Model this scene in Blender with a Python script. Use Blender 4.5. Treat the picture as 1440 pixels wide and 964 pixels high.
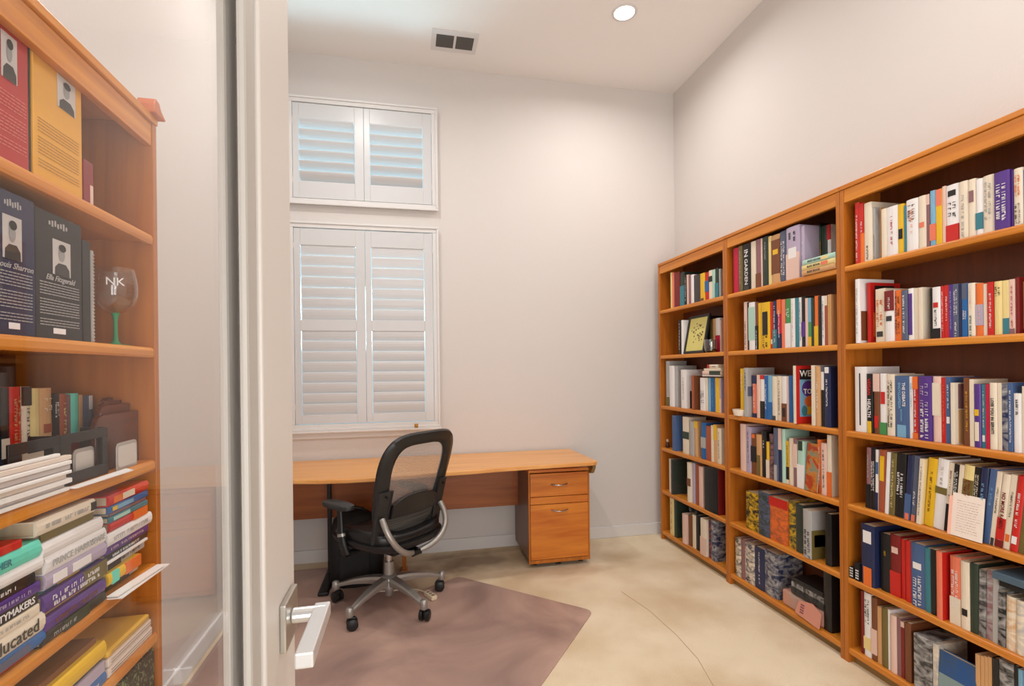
import bpy, math, random
from mathutils import Vector, Matrix
from math import sin, cos, pi, atan, tan, radians
rnd = random.Random(7)
SC = bpy.context.scene
COL = SC.collection
for o in list(bpy.data.objects): bpy.data.objects.remove(o)

# ------------------------------------------------------------------ camera
HC, FPX, YAW, ROLL, CY = 1.30, 696.67, 0.2054, 0.0114, 519.8
cam = bpy.data.cameras.new('camera'); camo = bpy.data.objects.new('view_camera', cam); COL.objects.link(camo)
r0 = Vector((cos(YAW), -sin(YAW), 0)); fw = Vector((sin(YAW), cos(YAW), 0)); up = Vector((0, 0, 1))
Rc = cos(ROLL)*r0 - sin(ROLL)*up; Uc = sin(ROLL)*r0 + cos(ROLL)*up
camo.matrix_world = Matrix(((Rc.x, Uc.x, -fw.x, 0), (Rc.y, Uc.y, -fw.y, 0), (Rc.z, Uc.z, -fw.z, HC), (0, 0, 0, 1)))
cam.sensor_width = 36; cam.lens = FPX*36/1440; cam.shift_y = (CY-482)/1440; cam.clip_start = 0.02
SC.camera = camo
SC.cycles.transparent_max_bounces = 24

# ------------------------------------------------------------------ light
SC.view_settings.view_transform = 'Standard'; SC.view_settings.look = 'None'
SC.view_settings.exposure = -0.12; SC.view_settings.gamma = 1; SC.view_settings.use_curve_mapping = False
W = bpy.data.worlds.new('world'); SC.world = W; W.use_nodes = True
n = W.node_tree.nodes; l = W.node_tree.links; n.clear()
out = n.new('ShaderNodeOutputWorld'); bg = n.new('ShaderNodeBackground'); tc = n.new('ShaderNodeTexCoord')
sp = n.new('ShaderNodeSeparateXYZ'); rp = n.new('ShaderNodeValToRGB')
l.new(tc.outputs['Generated'], sp.inputs[0]); l.new(sp.outputs['Y'], rp.inputs[0])
rp.color_ramp.elements[0].position = 0.05; rp.color_ramp.elements[0].color = (1.0, 0.985, 0.975, 1)
rp.color_ramp.elements[1].position = 0.25; rp.color_ramp.elements[1].color = (1.0, 1.7, 2.0, 1)
l.new(rp.outputs[0], bg.inputs[0]); bg.inputs[1].default_value = 0.55; l.new(bg.outputs[0], out.inputs[0])

def area(name, loc, size, power, colr, rot=(0, 0, 0), sy=None, disk=False, spread=pi):
    L = bpy.data.lights.new(name, 'AREA'); L.energy = power; L.color = colr; L.size = size; L.spread = spread
    if sy: L.shape = 'RECTANGLE'; L.size_y = sy
    if disk: L.shape = 'DISK'
    o = bpy.data.objects.new(name, L); o.location = loc; o.rotation_euler = rot; COL.objects.link(o); return o
area('window_daylight_upper', (-.29, 3.95, 2.85), 1.1, 2.2, (.5, .86, 1.0), (radians(-90), 0, 0), .8)
area('window_daylight_lower', (-.29, 3.95, 1.6), 1.1, 2.5, (.6, .9, 1.0), (radians(-90), 0, 0), 1.5)
area('sunlit_ground_bounce', (-.29, 4.65, 1.80), 1.4, 95, (.45, .85, 1.0), (radians(-137), 0, 0), .9)
area('fill_behind_camera', (.4, -1.7, 1.2), 2.4, 78, (1, .985, .97), (radians(122), 0, 0), 1.8)  # added fill lamp behind the camera, tilted up to brighten the ceiling
DOWNLIGHT_W = 12.5

# ------------------------------------------------------------------ unprojection used only to measure positions on real planes
def ray(u, v):
    x = u-720; y = v-CY
    a = (x*cos(ROLL)-y*sin(ROLL))/FPX; b = -(x*sin(ROLL)+y*cos(ROLL))/FPX
    return (a*cos(YAW)+sin(YAW), -a*sin(YAW)+cos(YAW), b)
def onx(X, u, v):
    r = ray(u, v); t = X/r[0]; return r[1]*t, HC+r[2]*t

# ------------------------------------------------------------------ materials
def lin(c):
    return tuple(((x/255/12.92) if x/255 <= .04045 else ((x/255+.055)/1.055)**2.4) for x in c)+(1,)
MATS = {}
def mat(name, rgb, rough=.5, metal=0, spec=.5, bump=0, bscale=200, coat=0):
    if name in MATS: return MATS[name]
    m = bpy.data.materials.new(name); m.use_nodes = True; b = m.node_tree.nodes['Principled BSDF']
    b.inputs['Base Color'].default_value = lin(rgb); b.inputs['Roughness'].default_value = rough
    b.inputs['Metallic'].default_value = metal; b.inputs['Specular IOR Level'].default_value = spec
    b.inputs['Coat Weight'].default_value = coat
    if bump:
        nt = m.node_tree; t = nt.nodes.new('ShaderNodeTexCoord'); nz = nt.nodes.new('ShaderNodeTexNoise'); bp = nt.nodes.new('ShaderNodeBump')
        nz.inputs['Scale'].default_value = bscale; bp.inputs['Strength'].default_value = bump; bp.inputs['Distance'].default_value = .002
        nt.links.new(t.outputs['Object'], nz.inputs[0]); nt.links.new(nz.outputs[0], bp.inputs['Height']); nt.links.new(bp.outputs[0], b.inputs['Normal'])
    MATS[name] = m; return m
def noisemat(name, c1, c2, scale=(6, 6, 6), det=4, lo=.35, hi=.65, rough=.5, dist=0, bump=0, spec=.5, c3=None):
    if name in MATS: return MATS[name]
    m = bpy.data.materials.new(name); m.use_nodes = True; nt = m.node_tree; b = nt.nodes['Principled BSDF']
    t = nt.nodes.new('ShaderNodeTexCoord'); mp = nt.nodes.new('ShaderNodeMapping'); nz = nt.nodes.new('ShaderNodeTexNoise'); r = nt.nodes.new('ShaderNodeValToRGB')
    mp.inputs['Scale'].default_value = scale; nz.inputs['Scale'].default_value = 1; nz.inputs['Detail'].default_value = det; nz.inputs['Distortion'].default_value = dist
    r.color_ramp.elements[0].position = lo; r.color_ramp.elements[1].position = hi
    r.color_ramp.elements[0].color = lin(c1); r.color_ramp.elements[1].color = lin(c2)
    if c3:
        e = r.color_ramp.elements.new((lo+hi)/2); e.color = lin(c3)
    nt.links.new(t.outputs['Object'], mp.inputs[0]); nt.links.new(mp.outputs[0], nz.inputs[0]); nt.links.new(nz.outputs[0], r.inputs[0]); nt.links.new(r.outputs[0], b.inputs['Base Color'])
    b.inputs['Roughness'].default_value = rough; b.inputs['Specular IOR Level'].default_value = spec
    if bump:
        bp = nt.nodes.new('ShaderNodeBump'); bp.inputs['Strength'].default_value = bump; bp.inputs['Distance'].default_value = .003
        nt.links.new(nz.outputs[0], bp.inputs['Height']); nt.links.new(bp.outputs[0], b.inputs['Normal'])
    MATS[name] = m; return m

WALL = mat('wall_paint', (213, 207, 203), .85, spec=.2, bump=.25, bscale=90)
CEIL = mat('ceiling_paint', (238, 235, 232), .9, spec=.2, bump=.15, bscale=70)
TRIM = mat('white_trim_paint', (218, 215, 213), .4, spec=.4)
SHUT = mat('shutter_paint', (206, 206, 207), .3, spec=.4)
TEAKH = noisemat('teak_along_y', (190, 110, 32), (220, 144, 50), (14, 1.6, 40), 5, .3, .7, .33, .6)
TEAKV = noisemat('teak_along_z', (164, 90, 24), (194, 116, 36), (30, 30, 1.5), 5, .3, .7, .36, .6)
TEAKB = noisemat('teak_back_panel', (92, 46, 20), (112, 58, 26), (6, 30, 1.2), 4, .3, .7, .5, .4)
TEAKX = noisemat('teak_desk_grain', (218, 148, 78), (238, 178, 108), (1.4, 22, 30), 5, .3, .7, .28, .5)
CABX = noisemat('teak_drawer_grain', (188, 96, 22), (222, 138, 46), (2.2, 20, 22), 5, .3, .7, .35, .5)
PLINTH = noisemat('plinth_wood', (128, 98, 54), (150, 116, 66), (6, 2, 20), 4, .3, .7, .6)
LAMSIDE = mat('grey_laminate', (128, 98, 84), .4)
MODEST = noisemat('modesty_grain', (140, 74, 28), (172, 98, 42), (1.4, 12, 22), 5, .3, .7, .4, .5)
BLKP = mat('black_plastic', (24, 24, 25), .42, bump=.1, bscale=400)
BLKL = mat('black_leather', (20, 20, 21), .36, bump=.3, bscale=140)
BLKM = mat('black_metal', (30, 29, 30), .4, metal=.3)
SILV = mat('silver_paint', (170, 166, 160), .35, metal=.6)
CHROME = mat('chrome', (205, 205, 205), .15, metal=1)
NICK = mat('satin_nickel', (196, 192, 184), .3, metal=.9)
PAPER = mat('page_paper', (214, 196, 168), .9, spec=.1)
WPAPER = mat('white_paper', (238, 234, 230), .8, spec=.2)
BLK = mat('flat_black', (12, 12, 12), .7)

def carpet():
    m = bpy.data.materials.new('beige_carpet'); m.use_nodes = True; nt = m.node_tree; b = nt.nodes['Principled BSDF']; N = nt.nodes.new; Lk = nt.links.new
    t = N('ShaderNodeTexCoord'); a = N('ShaderNodeTexNoise'); a.inputs['Scale'].default_value = 2.2; a.inputs['Detail'].default_value = 6
    r = N('ShaderNodeValToRGB'); r.color_ramp.elements[0].position = .33; r.color_ramp.elements[1].position = .62
    r.color_ramp.elements[0].color = lin((212, 188, 154)); r.color_ramp.elements[1].color = lin((236, 220, 192))
    f = N('ShaderNodeTexNoise'); f.inputs['Scale'].default_value = 260; mx = N('ShaderNodeMixRGB'); mx.blend_type = 'OVERLAY'; mx.inputs[0].default_value = .35
    Lk(t.outputs['Object'], a.inputs[0]); Lk(t.outputs['Object'], f.inputs[0]); Lk(a.outputs[0], r.inputs[0]); Lk(r.outputs[0], mx.inputs[1]); Lk(f.outputs[0], mx.inputs[2])
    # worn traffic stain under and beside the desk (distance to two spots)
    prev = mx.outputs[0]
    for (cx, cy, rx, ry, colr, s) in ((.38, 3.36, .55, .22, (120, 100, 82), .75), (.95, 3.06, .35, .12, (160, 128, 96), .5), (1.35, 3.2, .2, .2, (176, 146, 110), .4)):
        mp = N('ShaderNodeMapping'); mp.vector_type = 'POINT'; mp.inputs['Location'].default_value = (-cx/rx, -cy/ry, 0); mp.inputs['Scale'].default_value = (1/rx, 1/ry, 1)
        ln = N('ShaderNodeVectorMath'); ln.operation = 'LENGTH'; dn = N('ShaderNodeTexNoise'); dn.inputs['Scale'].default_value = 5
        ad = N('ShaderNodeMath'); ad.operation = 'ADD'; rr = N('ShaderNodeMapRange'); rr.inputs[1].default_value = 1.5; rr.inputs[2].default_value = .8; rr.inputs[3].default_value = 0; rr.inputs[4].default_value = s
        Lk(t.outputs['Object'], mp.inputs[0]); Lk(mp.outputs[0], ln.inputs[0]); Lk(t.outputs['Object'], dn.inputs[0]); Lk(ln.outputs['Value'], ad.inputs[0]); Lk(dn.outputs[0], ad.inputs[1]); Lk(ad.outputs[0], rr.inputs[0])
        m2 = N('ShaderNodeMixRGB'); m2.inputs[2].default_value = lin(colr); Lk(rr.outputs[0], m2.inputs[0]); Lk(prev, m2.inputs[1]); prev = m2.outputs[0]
    Lk(prev, b.inputs['Base Color']); b.inputs['Roughness'].default_value = .95; b.inputs['Specular IOR Level'].default_value = .1
    bp = N('ShaderNodeBump'); bp.inputs['Strength'].default_value = .5; bp.inputs['Distance'].default_value = .004; Lk(f.outputs[0], bp.inputs['Height']); Lk(bp.outputs[0], b.inputs['Normal'])
    return m
def matmat():
    m = noisemat('mauve_chair_mat', (146, 120, 112), (190, 158, 144), (1.6, 1.6, 1.6), 7, .36, .6, .42, .8)
    return m

def glassmat(name, tint, rough=0.0, boost=1.0):
    m = bpy.data.materials.new(name); m.use_nodes = True; nt = m.node_tree; nt.nodes.clear(); N = nt.nodes.new
    o = N('ShaderNodeOutputMaterial'); mx = N('ShaderNodeMixShader'); tr = N('ShaderNodeBsdfTransparent'); gl = N('ShaderNodeBsdfGlossy'); ge = N('ShaderNodeNewGeometry'); dt = N('ShaderNodeVectorMath'); dt.operation = 'DOT_PRODUCT'
    def mth(op, a, b=None):
        q = N('ShaderNodeMath'); q.operation = op; q.use_clamp = False
        for i, x in enumerate((a, b)):
            if x is None: continue
            if isinstance(x, (int, float)): q.inputs[i].default_value = x
            else: nt.links.new(x, q.inputs[i])
        return q.outputs[0]
    nt.links.new(ge.outputs['Incoming'], dt.inputs[0]); nt.links.new(ge.outputs['Normal'], dt.inputs[1])
    c = mth('ABSOLUTE', dt.outputs['Value']); f = mth('POWER', mth('SUBTRACT', 1, c), 5); f = mth('MINIMUM', mth('MULTIPLY', mth('ADD', mth('MULTIPLY', f, .96), .04), boost), 1.0)
    tr.inputs[0].default_value = tint; gl.inputs['Roughness'].default_value = rough; gl.inputs[0].default_value = (1, 1, 1, 1)
    nt.links.new(f, mx.inputs[0]); nt.links.new(tr.outputs[0], mx.inputs[1]); nt.links.new(gl.outputs[0], mx.inputs[2]); nt.links.new(mx.outputs[0], o.inputs[0])
    return m
GLASS = glassmat('door_glass', (1, 1, 1, 1), 0, .65); CUP = glassmat('clear_glass', (.90, .91, .91, 1), 0, 2.2)
def emis(name, c, s):
    m = bpy.data.materials.new(name); m.use_nodes = True; b = m.node_tree.nodes['Principled BSDF']
    b.inputs['Emission Color'].default_value = c; b.inputs['Emission Strength'].default_value = s; b.inputs['Base Color'].default_value = (1, 1, 1, 1); return m

# ------------------------------------------------------------------ mesh builder
class MB:
    def __init__(s): s.v = []; s.f = []; s.m = []
    def add(s, vs, fs, mi=0):
        o = len(s.v); s.v += [tuple(p) for p in vs]; s.f += [tuple(i+o for i in f) for f in fs]; s.m += [mi]*len(fs); return s
    def box(s, x0, x1, y0, y1, z0, z1, mi=0, M=None):
        vs = [Vector((x, y, z)) for z in (z0, z1) for (x, y) in ((x0, y0), (x1, y0), (x1, y1), (x0, y1))]
        if M: vs = [M @ p for p in vs]
        return s.add(vs, [(3, 2, 1, 0), (4, 5, 6, 7), (0, 1, 5, 4), (1, 2, 6, 5), (2, 3, 7, 6), (3, 0, 4, 7)], mi)
    def prism(s, poly, z0, z1, mi=0, M=None):
        k = len(poly); vs = [Vector((x, y, z0)) for x, y in poly]+[Vector((x, y, z1)) for x, y in poly]
        if M: vs = [M @ p for p in vs]
        return s.add(vs, [tuple(range(k))[::-1], tuple(range(k, 2*k))]+[(i, (i+1) % k, (i+1) % k+k, i+k) for i in range(k)], mi)
    def tube(s, pts, r, seg=10, mi=0, flat=1.0, caps=True):
        pts = [Vector(p) for p in pts]; rs = r if isinstance(r, (list, tuple)) else [r]*len(pts); vs = []; fs = []
        d0 = (pts[1]-pts[0]).normalized(); ref = Vector((0, 0, 1)) if abs(d0.z) < .9 else Vector((1, 0, 0)); a = d0.cross(ref).normalized()
        for i, p in enumerate(pts):
            d = (pts[min(i+1, len(pts)-1)]-pts[max(i-1, 0)]).normalized(); a = (a-d*a.dot(d)).normalized(); b = d.cross(a)
            for k in range(seg):
                t = 2*pi*k/seg; vs.append(p+(a*cos(t)+b*sin(t)*flat)*rs[i])
        for i in range(len(pts)-1):
            for k in range(seg):
                q = (k+1) % seg; fs.append((i*seg+k, i*seg+q, (i+1)*seg+q, (i+1)*seg+k))
        if caps: fs += [tuple(range(seg))[::-1], tuple(range((len(pts)-1)*seg, len(pts)*seg))]
        return s.add(vs, fs, mi)
    def lathe(s, prof, seg=24, mi=0, c=(0, 0)):
        vs = [(c[0]+r*cos(2*pi*k/seg), c[1]+r*sin(2*pi*k/seg), z) for r, z in prof for k in range(seg)]
        fs = [(i*seg+k, i*seg+(k+1) % seg, (i+1)*seg+(k+1) % seg, (i+1)*seg+k) for i in range(len(prof)-1) for k in range(seg)]
        fs += [tuple(range(seg))[::-1], tuple(range((len(prof)-1)*seg, len(prof)*seg))]
        return s.add(vs, fs, mi)
    def build(s, name, mats, parent=None, bevel=0, smooth=False, seg=2):
        me = bpy.data.meshes.new(name); me.from_pydata(s.v, [], s.f)
        if not isinstance(mats, (list, tuple)): mats = [mats]
        for m in mats: me.materials.append(m)
        if len(mats) > 1: me.polygons.foreach_set('material_index', s.m)
        if smooth: me.polygons.foreach_set('use_smooth', [True]*len(s.f))
        me.update(); o = bpy.data.objects.new(name, me); COL.objects.link(o); o.parent = parent
        if bevel:
            b = o.modifiers.new('bevel', 'BEVEL'); b.width = bevel; b.segments = seg; b.limit_method = 'ANGLE'
        if smooth:
            e = o.modifiers.new('split', 'EDGE_SPLIT'); e.split_angle = radians(50)
        return o
def tag(o, label, cat, group=None, kind=None):
    if label: o['label'] = label
    if cat: o['category'] = cat
    if group: o['group'] = group
    if kind: o['kind'] = kind
    return o
def thing(name, label, cat, loc=(0, 0, 0), rz=0, group=None, M=None):
    o = bpy.data.objects.new(name, None); o.empty_display_size = .05; COL.objects.link(o)
    if M: o.matrix_world = M
    else: o.location = loc; o.rotation_euler = (0, 0, rz)
    return tag(o, label, cat, group)
def struct(name, mb, m, bevel=0, parent=None):
    o = mb.build(name, m, parent, bevel); o['kind'] = 'structure'; return o
def text_mesh(name, s, size, m, parent, M, bold=0, sx=1.0, shear=0, align='CENTER'):
    c = bpy.data.curves.new(name, 'FONT'); c.body = s; c.size = size; c.align_x = align; c.align_y = 'CENTER'; c.offset = bold; c.shear = shear; c.extrude = .0002; c.resolution_u = 2
    t = bpy.data.objects.new('tmp', c); COL.objects.link(t); bpy.context.view_layer.update()
    me = bpy.data.meshes.new_from_object(t.evaluated_get(bpy.context.evaluated_depsgraph_get())); bpy.data.objects.remove(t); bpy.data.curves.remove(c)
    me.transform(M @ Matrix.Diagonal((sx, 1, 1, 1))); me.materials.clear(); me.materials.append(m)
    o = bpy.data.objects.new(name, me); COL.objects.link(o); o.parent = parent; return o

# ------------------------------------------------------------------ room shell
D, R, HCE, XW, YB = 3.595, 2.085, 3.479, -.952, -.30
wx = [(-.789, .212, 2.442, 3.165), (-.789, .212, .907, 2.316)]
ix0, ix1 = -.765, .188
struct('floor', MB().box(XW-.1, R+.1, -1.2, D+.12, -.06, 0), carpet())
struct('ceiling', MB().box(XW-.1, R+.1, -1.2, D+.12, HCE, HCE+.08), CEIL)
struct('wall_right', MB().box(R, R+.1, -1.2, D+.12, 0, HCE), WALL)
struct('wall_left', MB().box(XW-.1, XW, -1.2, D+.12, 0, HCE), WALL)
w = MB(); y0, y1 = D, D+.12
w.box(XW, ix0, y0, y1, 0, HCE); w.box(ix1, R, y0, y1, 0, HCE)
w.box(ix0, ix1, y0, y1, 0, .93); w.box(ix0, ix1, y0, y1, 2.293, 2.466); w.box(ix0, ix1, y0, y1, 3.141, HCE)
struct('wall_far', w, WALL)
struct('baseboard_far', MB().box(XW, R, D-.014, D, 0, .088), TRIM, .004)
struct('baseboard_left', MB().box(XW, XW+.014, 1.5, D-.014, 0, .088), TRIM, .004)
struct('baseboard_right', MB().box(R-.014, R, -1.2, 1.0, 0, .088), TRIM, .004)

def window(idx, x0, x1, z0, z1, panels, sill):
    root = MB(); t = .036; yf = D-.032
    root.box(x0, x1, yf, D, z1-t, z1); root.box(x0, x1, yf, D, z0, z0+t); root.box(x0, x0+t, yf, D, z0+t, z1-t); root.box(x1-t, x1, yf, D, z0+t, z1-t)
    root.box(x0-.006, x1+.006, yf-.008, yf, z1-.010, z1+.006); root.box(x0-.006, x1+.006, yf-.010, yf, z0-.006, z0+.012)
    root.box(x0-.006, x0+.010, yf-.008, yf, z0+.012, z1-.010); root.box(x1-.010, x1+.006, yf-.008, yf, z0+.012, z1-.010)
    # outer sash and reveal
    root.box(x0+t, x1-t, D+.09, D+.11, z0+t, z0+t+.03); root.box(x0+t, x1-t, D+.09, D+.11, z1-t-.03, z1-t)
    wo = struct('window_%d' % idx, root, TRIM, .003)
    g = MB().box(x0+t, x1-t, D+.097, D+.101, z0+t+.03, z1-t-.03); struct('window_pane', g, GLASS, 0, wo)
    if sill: 
        s = MB().box(x0-.012, x1+.012, D-.05, D, z0-.022, z0-.006).box(x0-.004, x1+.004, D-.018, D, z0-.062, z0-.022); struct('window_sill', s, TRIM, .004, wo)
    xm = (x0+x1)/2
    for pi_, (px0, px1, ox0, ox1) in enumerate(((x0+t+.0015, xm-.001, -.711, -.350), (xm+.001, x1-t-.0015, -.248, .114))):
        p = MB(); ya, yb = D-.026, D+.004; zb, zt = z0+t+.004, z1-t-.004
        p.box(px0, ox0, ya, yb, zb, zt); p.box(ox1, px1, ya, yb, zb, zt)
        zs = [zb]+[z for pr in panels for z in pr[:2]]+[zt]
        for i in range(0, len(zs), 2): p.box(ox0, ox1, ya, yb, zs[i], zs[i+1])
        po = struct('shutter_panel', p, SHUT, .002, wo)
        for (a, b, k, ang, wd) in panels:
            pitch = (b-a)/k
            for j in range(k):
                zc = a+pitch*(j+.5); A = radians(ang); lv = MB()
                prof = [(cos(q)*wd/2, sin(q)*.0055) for q in [2*pi*i/12 for i in range(12)]]
                pts = []
                for (s_, h_) in prof:   # slat: outer edge low, inner edge high
                    pts.append((s_*cos(A)-h_*sin(A), -s_*sin(A)-h_*cos(A)))
                yc = (ya+yb)/2
                vs = [(ox0+.003, yc+q[0], zc+q[1]) for q in pts]+[(ox1-.003, yc+q[0], zc+q[1]) for q in pts]; m_ = 12
                lv.add(vs, [tuple(range(m_)), tuple(range(m_, 2*m_))[::-1]]+[(i, i+m_, (i+1) % m_+m_, (i+1) % m_) for i in range(m_)])
                struct('louver', lv, SHUT, 0, po)
        for zh in (zb+.12, zt-.12):
            xh = px0-.003 if pi_ == 0 else px1+.003
            struct('hinge', MB().box(xh-.004, xh+.004, ya-.004, ya+.004, zh-.02, zh+.02), TRIM, .001, po)
    return wo
window(1, *wx[0], [(2.597, 3.022, 6, 48, .080)], False)
window(2, *wx[1], [(1.009, 1.581, 8, 79, .080), (1.655, 2.163, 7, 79, .081)], True)

# glazed door, hinged behind the camera and standing open along the left
XD = -.16
dr = MB(); yl, yh, gt = .742, -.14, .005
dr.box(XD-.036, XD, .600, yl, .01, 2.03); dr.box(XD-.036, XD, yh, yh+.11, .01, 2.03)
dr.box(XD-.036, XD, yh+.11, .600, .01, .24); dr.box(XD-.036, XD, yh+.11, .600, 1.90, 2.03)
door = struct('door_1', dr, mat('door_paint', (212, 204, 196), .4), .003)
gb = MB()
for xa, xb in ((XD-.013, XD-.004), (XD-.032, XD-.023)):
    for (a, b, c, d_) in ((.562, .598, .24, 1.90), (yh+.11, yh+.14, .24, 1.90), (yh+.14, .562, .24, .27), (yh+.14, .562, 1.87, 1.90)): gb.box(xa, xb, a, b, c, d_)
struct('glazing_bead', gb, mat('bead_paint', (180, 174, 166), .45), .004, door)
struct('door_glass', MB().box(XD-.018-gt/2, XD-.018+gt/2, yh+.115, .596, .245, 1.895), GLASS, 0, door)
hd = MB(); hd.box(XD, XD+.008, .657, .724, .952, 1.012); ph = struct('handle_plate', hd, NICK, .002, door)
hd = MB(); hd.tube([(XD+.008, .690, .984), (XD+.05, .690, .984)], .0095, 16); hd.box(XD+.034, XD+.054, .578, .702, .975, .993); struct('door_handle', hd, mat('bright_nickel', (232, 232, 232), .3, metal=.7), .002, door)
struct('latch_plate', MB().box(XD-.028, XD-.008, yl-.0005, yl+.0015, .93, 1.04), NICK, 0, door)

# ceiling fittings
v = thing('ceiling_vent', 'white rectangular air vent with dark louvres set in the ceiling near the window wall', 'vent', (.322, 3.287, HCE))
v_ = MB().box(-.15, .15, -.105, .105, -.004, 0)
for (a, b) in ((-.123, -.008), (.008, .123)):
    pass
v_ = MB(); v_.box(-.150, .150, -.105, -.062, -.006, 0); v_.box(-.150, .150, .062, .105, -.006, 0); v_.box(-.150, -.122, -.062, .062, -.006, 0); v_.box(.122, .150, -.062, .062, -.006, 0); v_.box(-.008, .008, -.062, .062, -.006, 0)
v_.build('vent_frame', TRIM, v, .0015); MB().box(-.122, .122, -.062, .062, -.001, 0).build('duct_opening', mat('duct_grey', (36, 35, 34), .7), v)
for k in range(6):
    s_ = MB(); A = Matrix.Translation((0, -.052+k*.021, -.006)) @ Matrix.Rotation(radians(-30), 4, 'X')
    s_.box(-.122, -.008, -.0066, .0066, -.0006, .0006, 0, A); s_.box(.008, .122, -.0066, .0066, -.0006, .0006, 0, A); s_.build('slat', mat('vent_slat', (84, 82, 80), .5), v)
EM = emis('lamp_lens', (1, .96, .92, 1), 9)
for i, (x, y) in enumerate(((1.316, 2.823), (-.35, 2.55), (1.316, 1.0), (-.3, .9))):
    d = thing('recessed_downlight', 'round glowing recessed downlight in the ceiling above the bookcases' if i == 0 else 'recessed ceiling downlight outside the photo, number %s' % ('two', 'three', 'four')[i-1], 'ceiling light', (x, y, HCE))
    if i: d['label'] = ('', 'round ceiling downlight over the desk and office chair', 'round ceiling downlight over the nearest right bookcase', 'round ceiling downlight over the left bookcase')[i]; d['group'] = 'other ceiling downlights'
    pr = [(.060, -.001), (.062, -.006), (.074, -.005), (.078, 0)]
    t_ = MB(); t_.lathe(pr, 32); t_.f = t_.f[:-2]; t_.m = t_.m[:-2]; t_.build('trim_ring', TRIM, d, 0, True)
    MB().lathe([(.061, -.0035), (.061, -.0005)], 32).build('lens', EM, d)
    area('downlight_lamp', (x, y, HCE-.012), .11, DOWNLIGHT_W, (1, .96, .92), (0, 0, 0), None, True, radians(165))

# ------------------------------------------------------------------ floor things
mm = MB()
def rc(poly, rad, seg=6):
    out_ = []; k = len(poly)
    for i in range(k):
        p = Vector(poly[i]); a = (Vector(poly[i-1])-p).normalized(); b = (Vector(poly[(i+1) % k])-p).normalized(); r_ = rad[i] if isinstance(rad, (list, tuple)) else rad
        if r_ <= 0: out_.append(tuple(p)); continue
        for j in range(seg+1):
            t = j/seg; q = (1-t)**2*(p+a*r_)+2*(1-t)*t*p+t*t*(p+b*r_); out_.append(tuple(q))
    return out_
mm.prism(rc([(.955, 2.516), (.293, 3.125), (-.02, 2.93), (-.16, 3.47), (-.92, 3.47), (-.92, 1.47), (-.60, 1.47), (-.30, .95)], [.05, .03, .02, .05, .02, .02, .02, .05]), .0005, .005)
tag(mm.build('chair_mat', matmat(), None, .0015), 'large mauve-brown plastic chair mat lying on the beige carpet under the office chair', 'chair mat')
sm = MB().tube([(1.20, 2.70, .0006), (1.25, 2.45, .0006), (1.262, 2.2, .0006), (1.25, 2.0, .0006), (1.21, 1.84, .0006), (1.13, 1.5, .0006)], .0016, 6)
tag(sm.build('carpet_seam', mat('seam_dark', (186, 160, 126), .95), None), None, None, kind='structure'); bpy.data.objects['carpet_seam'].name = 'trim_1'

# ------------------------------------------------------------------ desk
dk = thing('desk', 'long teak desk with a wavy front edge standing under the window', 'desk', (0, 0, 0))
fr = [(-.94, 3.02), (-.80, 2.985), (-.65, 2.965), (-.5, 2.925), (-.35, 2.905), (-.2, 2.905), (-.05, 2.92), (.12, 2.945), (.25, 2.955), (.37, 2.965), (.5, 2.985), (.7, 3.005), (.95, 3.02), (1.13, 3.03)]
poly = fr+rc([(1.205, 3.03), (1.19, 3.58)], 0)[:0]+[(1.165, 3.032), (1.19, 3.045), (1.203, 3.07), (1.195, 3.30), (1.185, 3.58), (-.94, 3.58)]
MB().prism(poly, .674, .700).build('desk_top', TEAKX, dk, .006)
MB().box(-.93, 1.10, 3.46, 3.478, .335, .673).build('modesty_panel', MODEST, dk, .001)
for X in (-.50, 1.12):
    lg = MB(); lg.box(X-.014, X+.010, 3.30, 3.34, .03, .673) if X < 0 else lg.box(X, X+.03, 3.50, 3.56, .03, .673)
    lg.build('leg', BLKM, dk, .004)
    (MB().box(X-.03, X+.03, 3.02, 3.5, .006, .03) if X < 0 else MB().box(X+.06, X+.09, 3.48, 3.56, .0, .2)).build('foot', BLKM if X < 0 else PLINTH, dk, .008)
MB().prism(rc([(3.06, .673), (3.06, .655), (3.10, .61), (3.16, .61), (3.16, .673)], .012, 3), 1.168, 1.19, 0, Matrix(((0, 0, 1, 0), (1, 0, 0, 0), (0, 1, 0, 0), (0, 0, 0, 1)))).build('bracket', PLINTH, dk)

cb = thing('drawer_pedestal', 'two-drawer teak filing pedestal on casters under the right end of the desk', 'drawer unit', (.754, 3.140, 0))
cw, cd = .420, .42
MB().box(0, .018, .018, cd, .055, .625).box(cw-.018, cw, .018, cd, .055, .625).box(.018, cw-.018, .018, cd, .055, .073).box(.018, cw-.018, cd-.012, cd, .073, .625).build('body', LAMSIDE, cb, .001)
MB().box(-.001, cw+.001, -.004, cd+.001, .625, .645).build('top', CABX, cb, .003)
MB().box(0, .010, 0, .018, .03, .625).box(cw-.010, cw, 0, .018, .03, .625).box(.010, cw-.010, 0, .018, .03, .052).build('front_edging', TEAKV, cb, .001)
for (a, b, hz) in ((.468, .618, .545), (.418, .464, None), (.056, .414, .375)):
    dw = MB().box(.012, cw-.012, -.003, .0175, a, b).build('drawer' if hz else 'front_panel', CABX, cb, .0015)
    if hz:
        pts = [(.21+s*.055, -.003-.024*cos(s*pi/2)**.7, hz-.004*cos(s*pi/2)) for s in [-1+i/8 for i in range(17)]]
        MB().tube(pts, .0048, 10).build('handle', mat('handle_nickel', (178, 168, 160), .3, metal=.9), dw, 0, True)
for (x, y) in ((.05, .06), (cw-.05, .06), (.05, cd-.06), (cw-.05, cd-.06), (.21, .045)):
    c = MB().tube([(x-.014, y, .019), (x+.014, y, .019)], .0185, 14).build('caster', BLKP, cb, 0, True)
    MB().box(x-.008, x+.008, y-.009, y+.014, .018, .055).build('caster_fork', BLKM, c)

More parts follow.
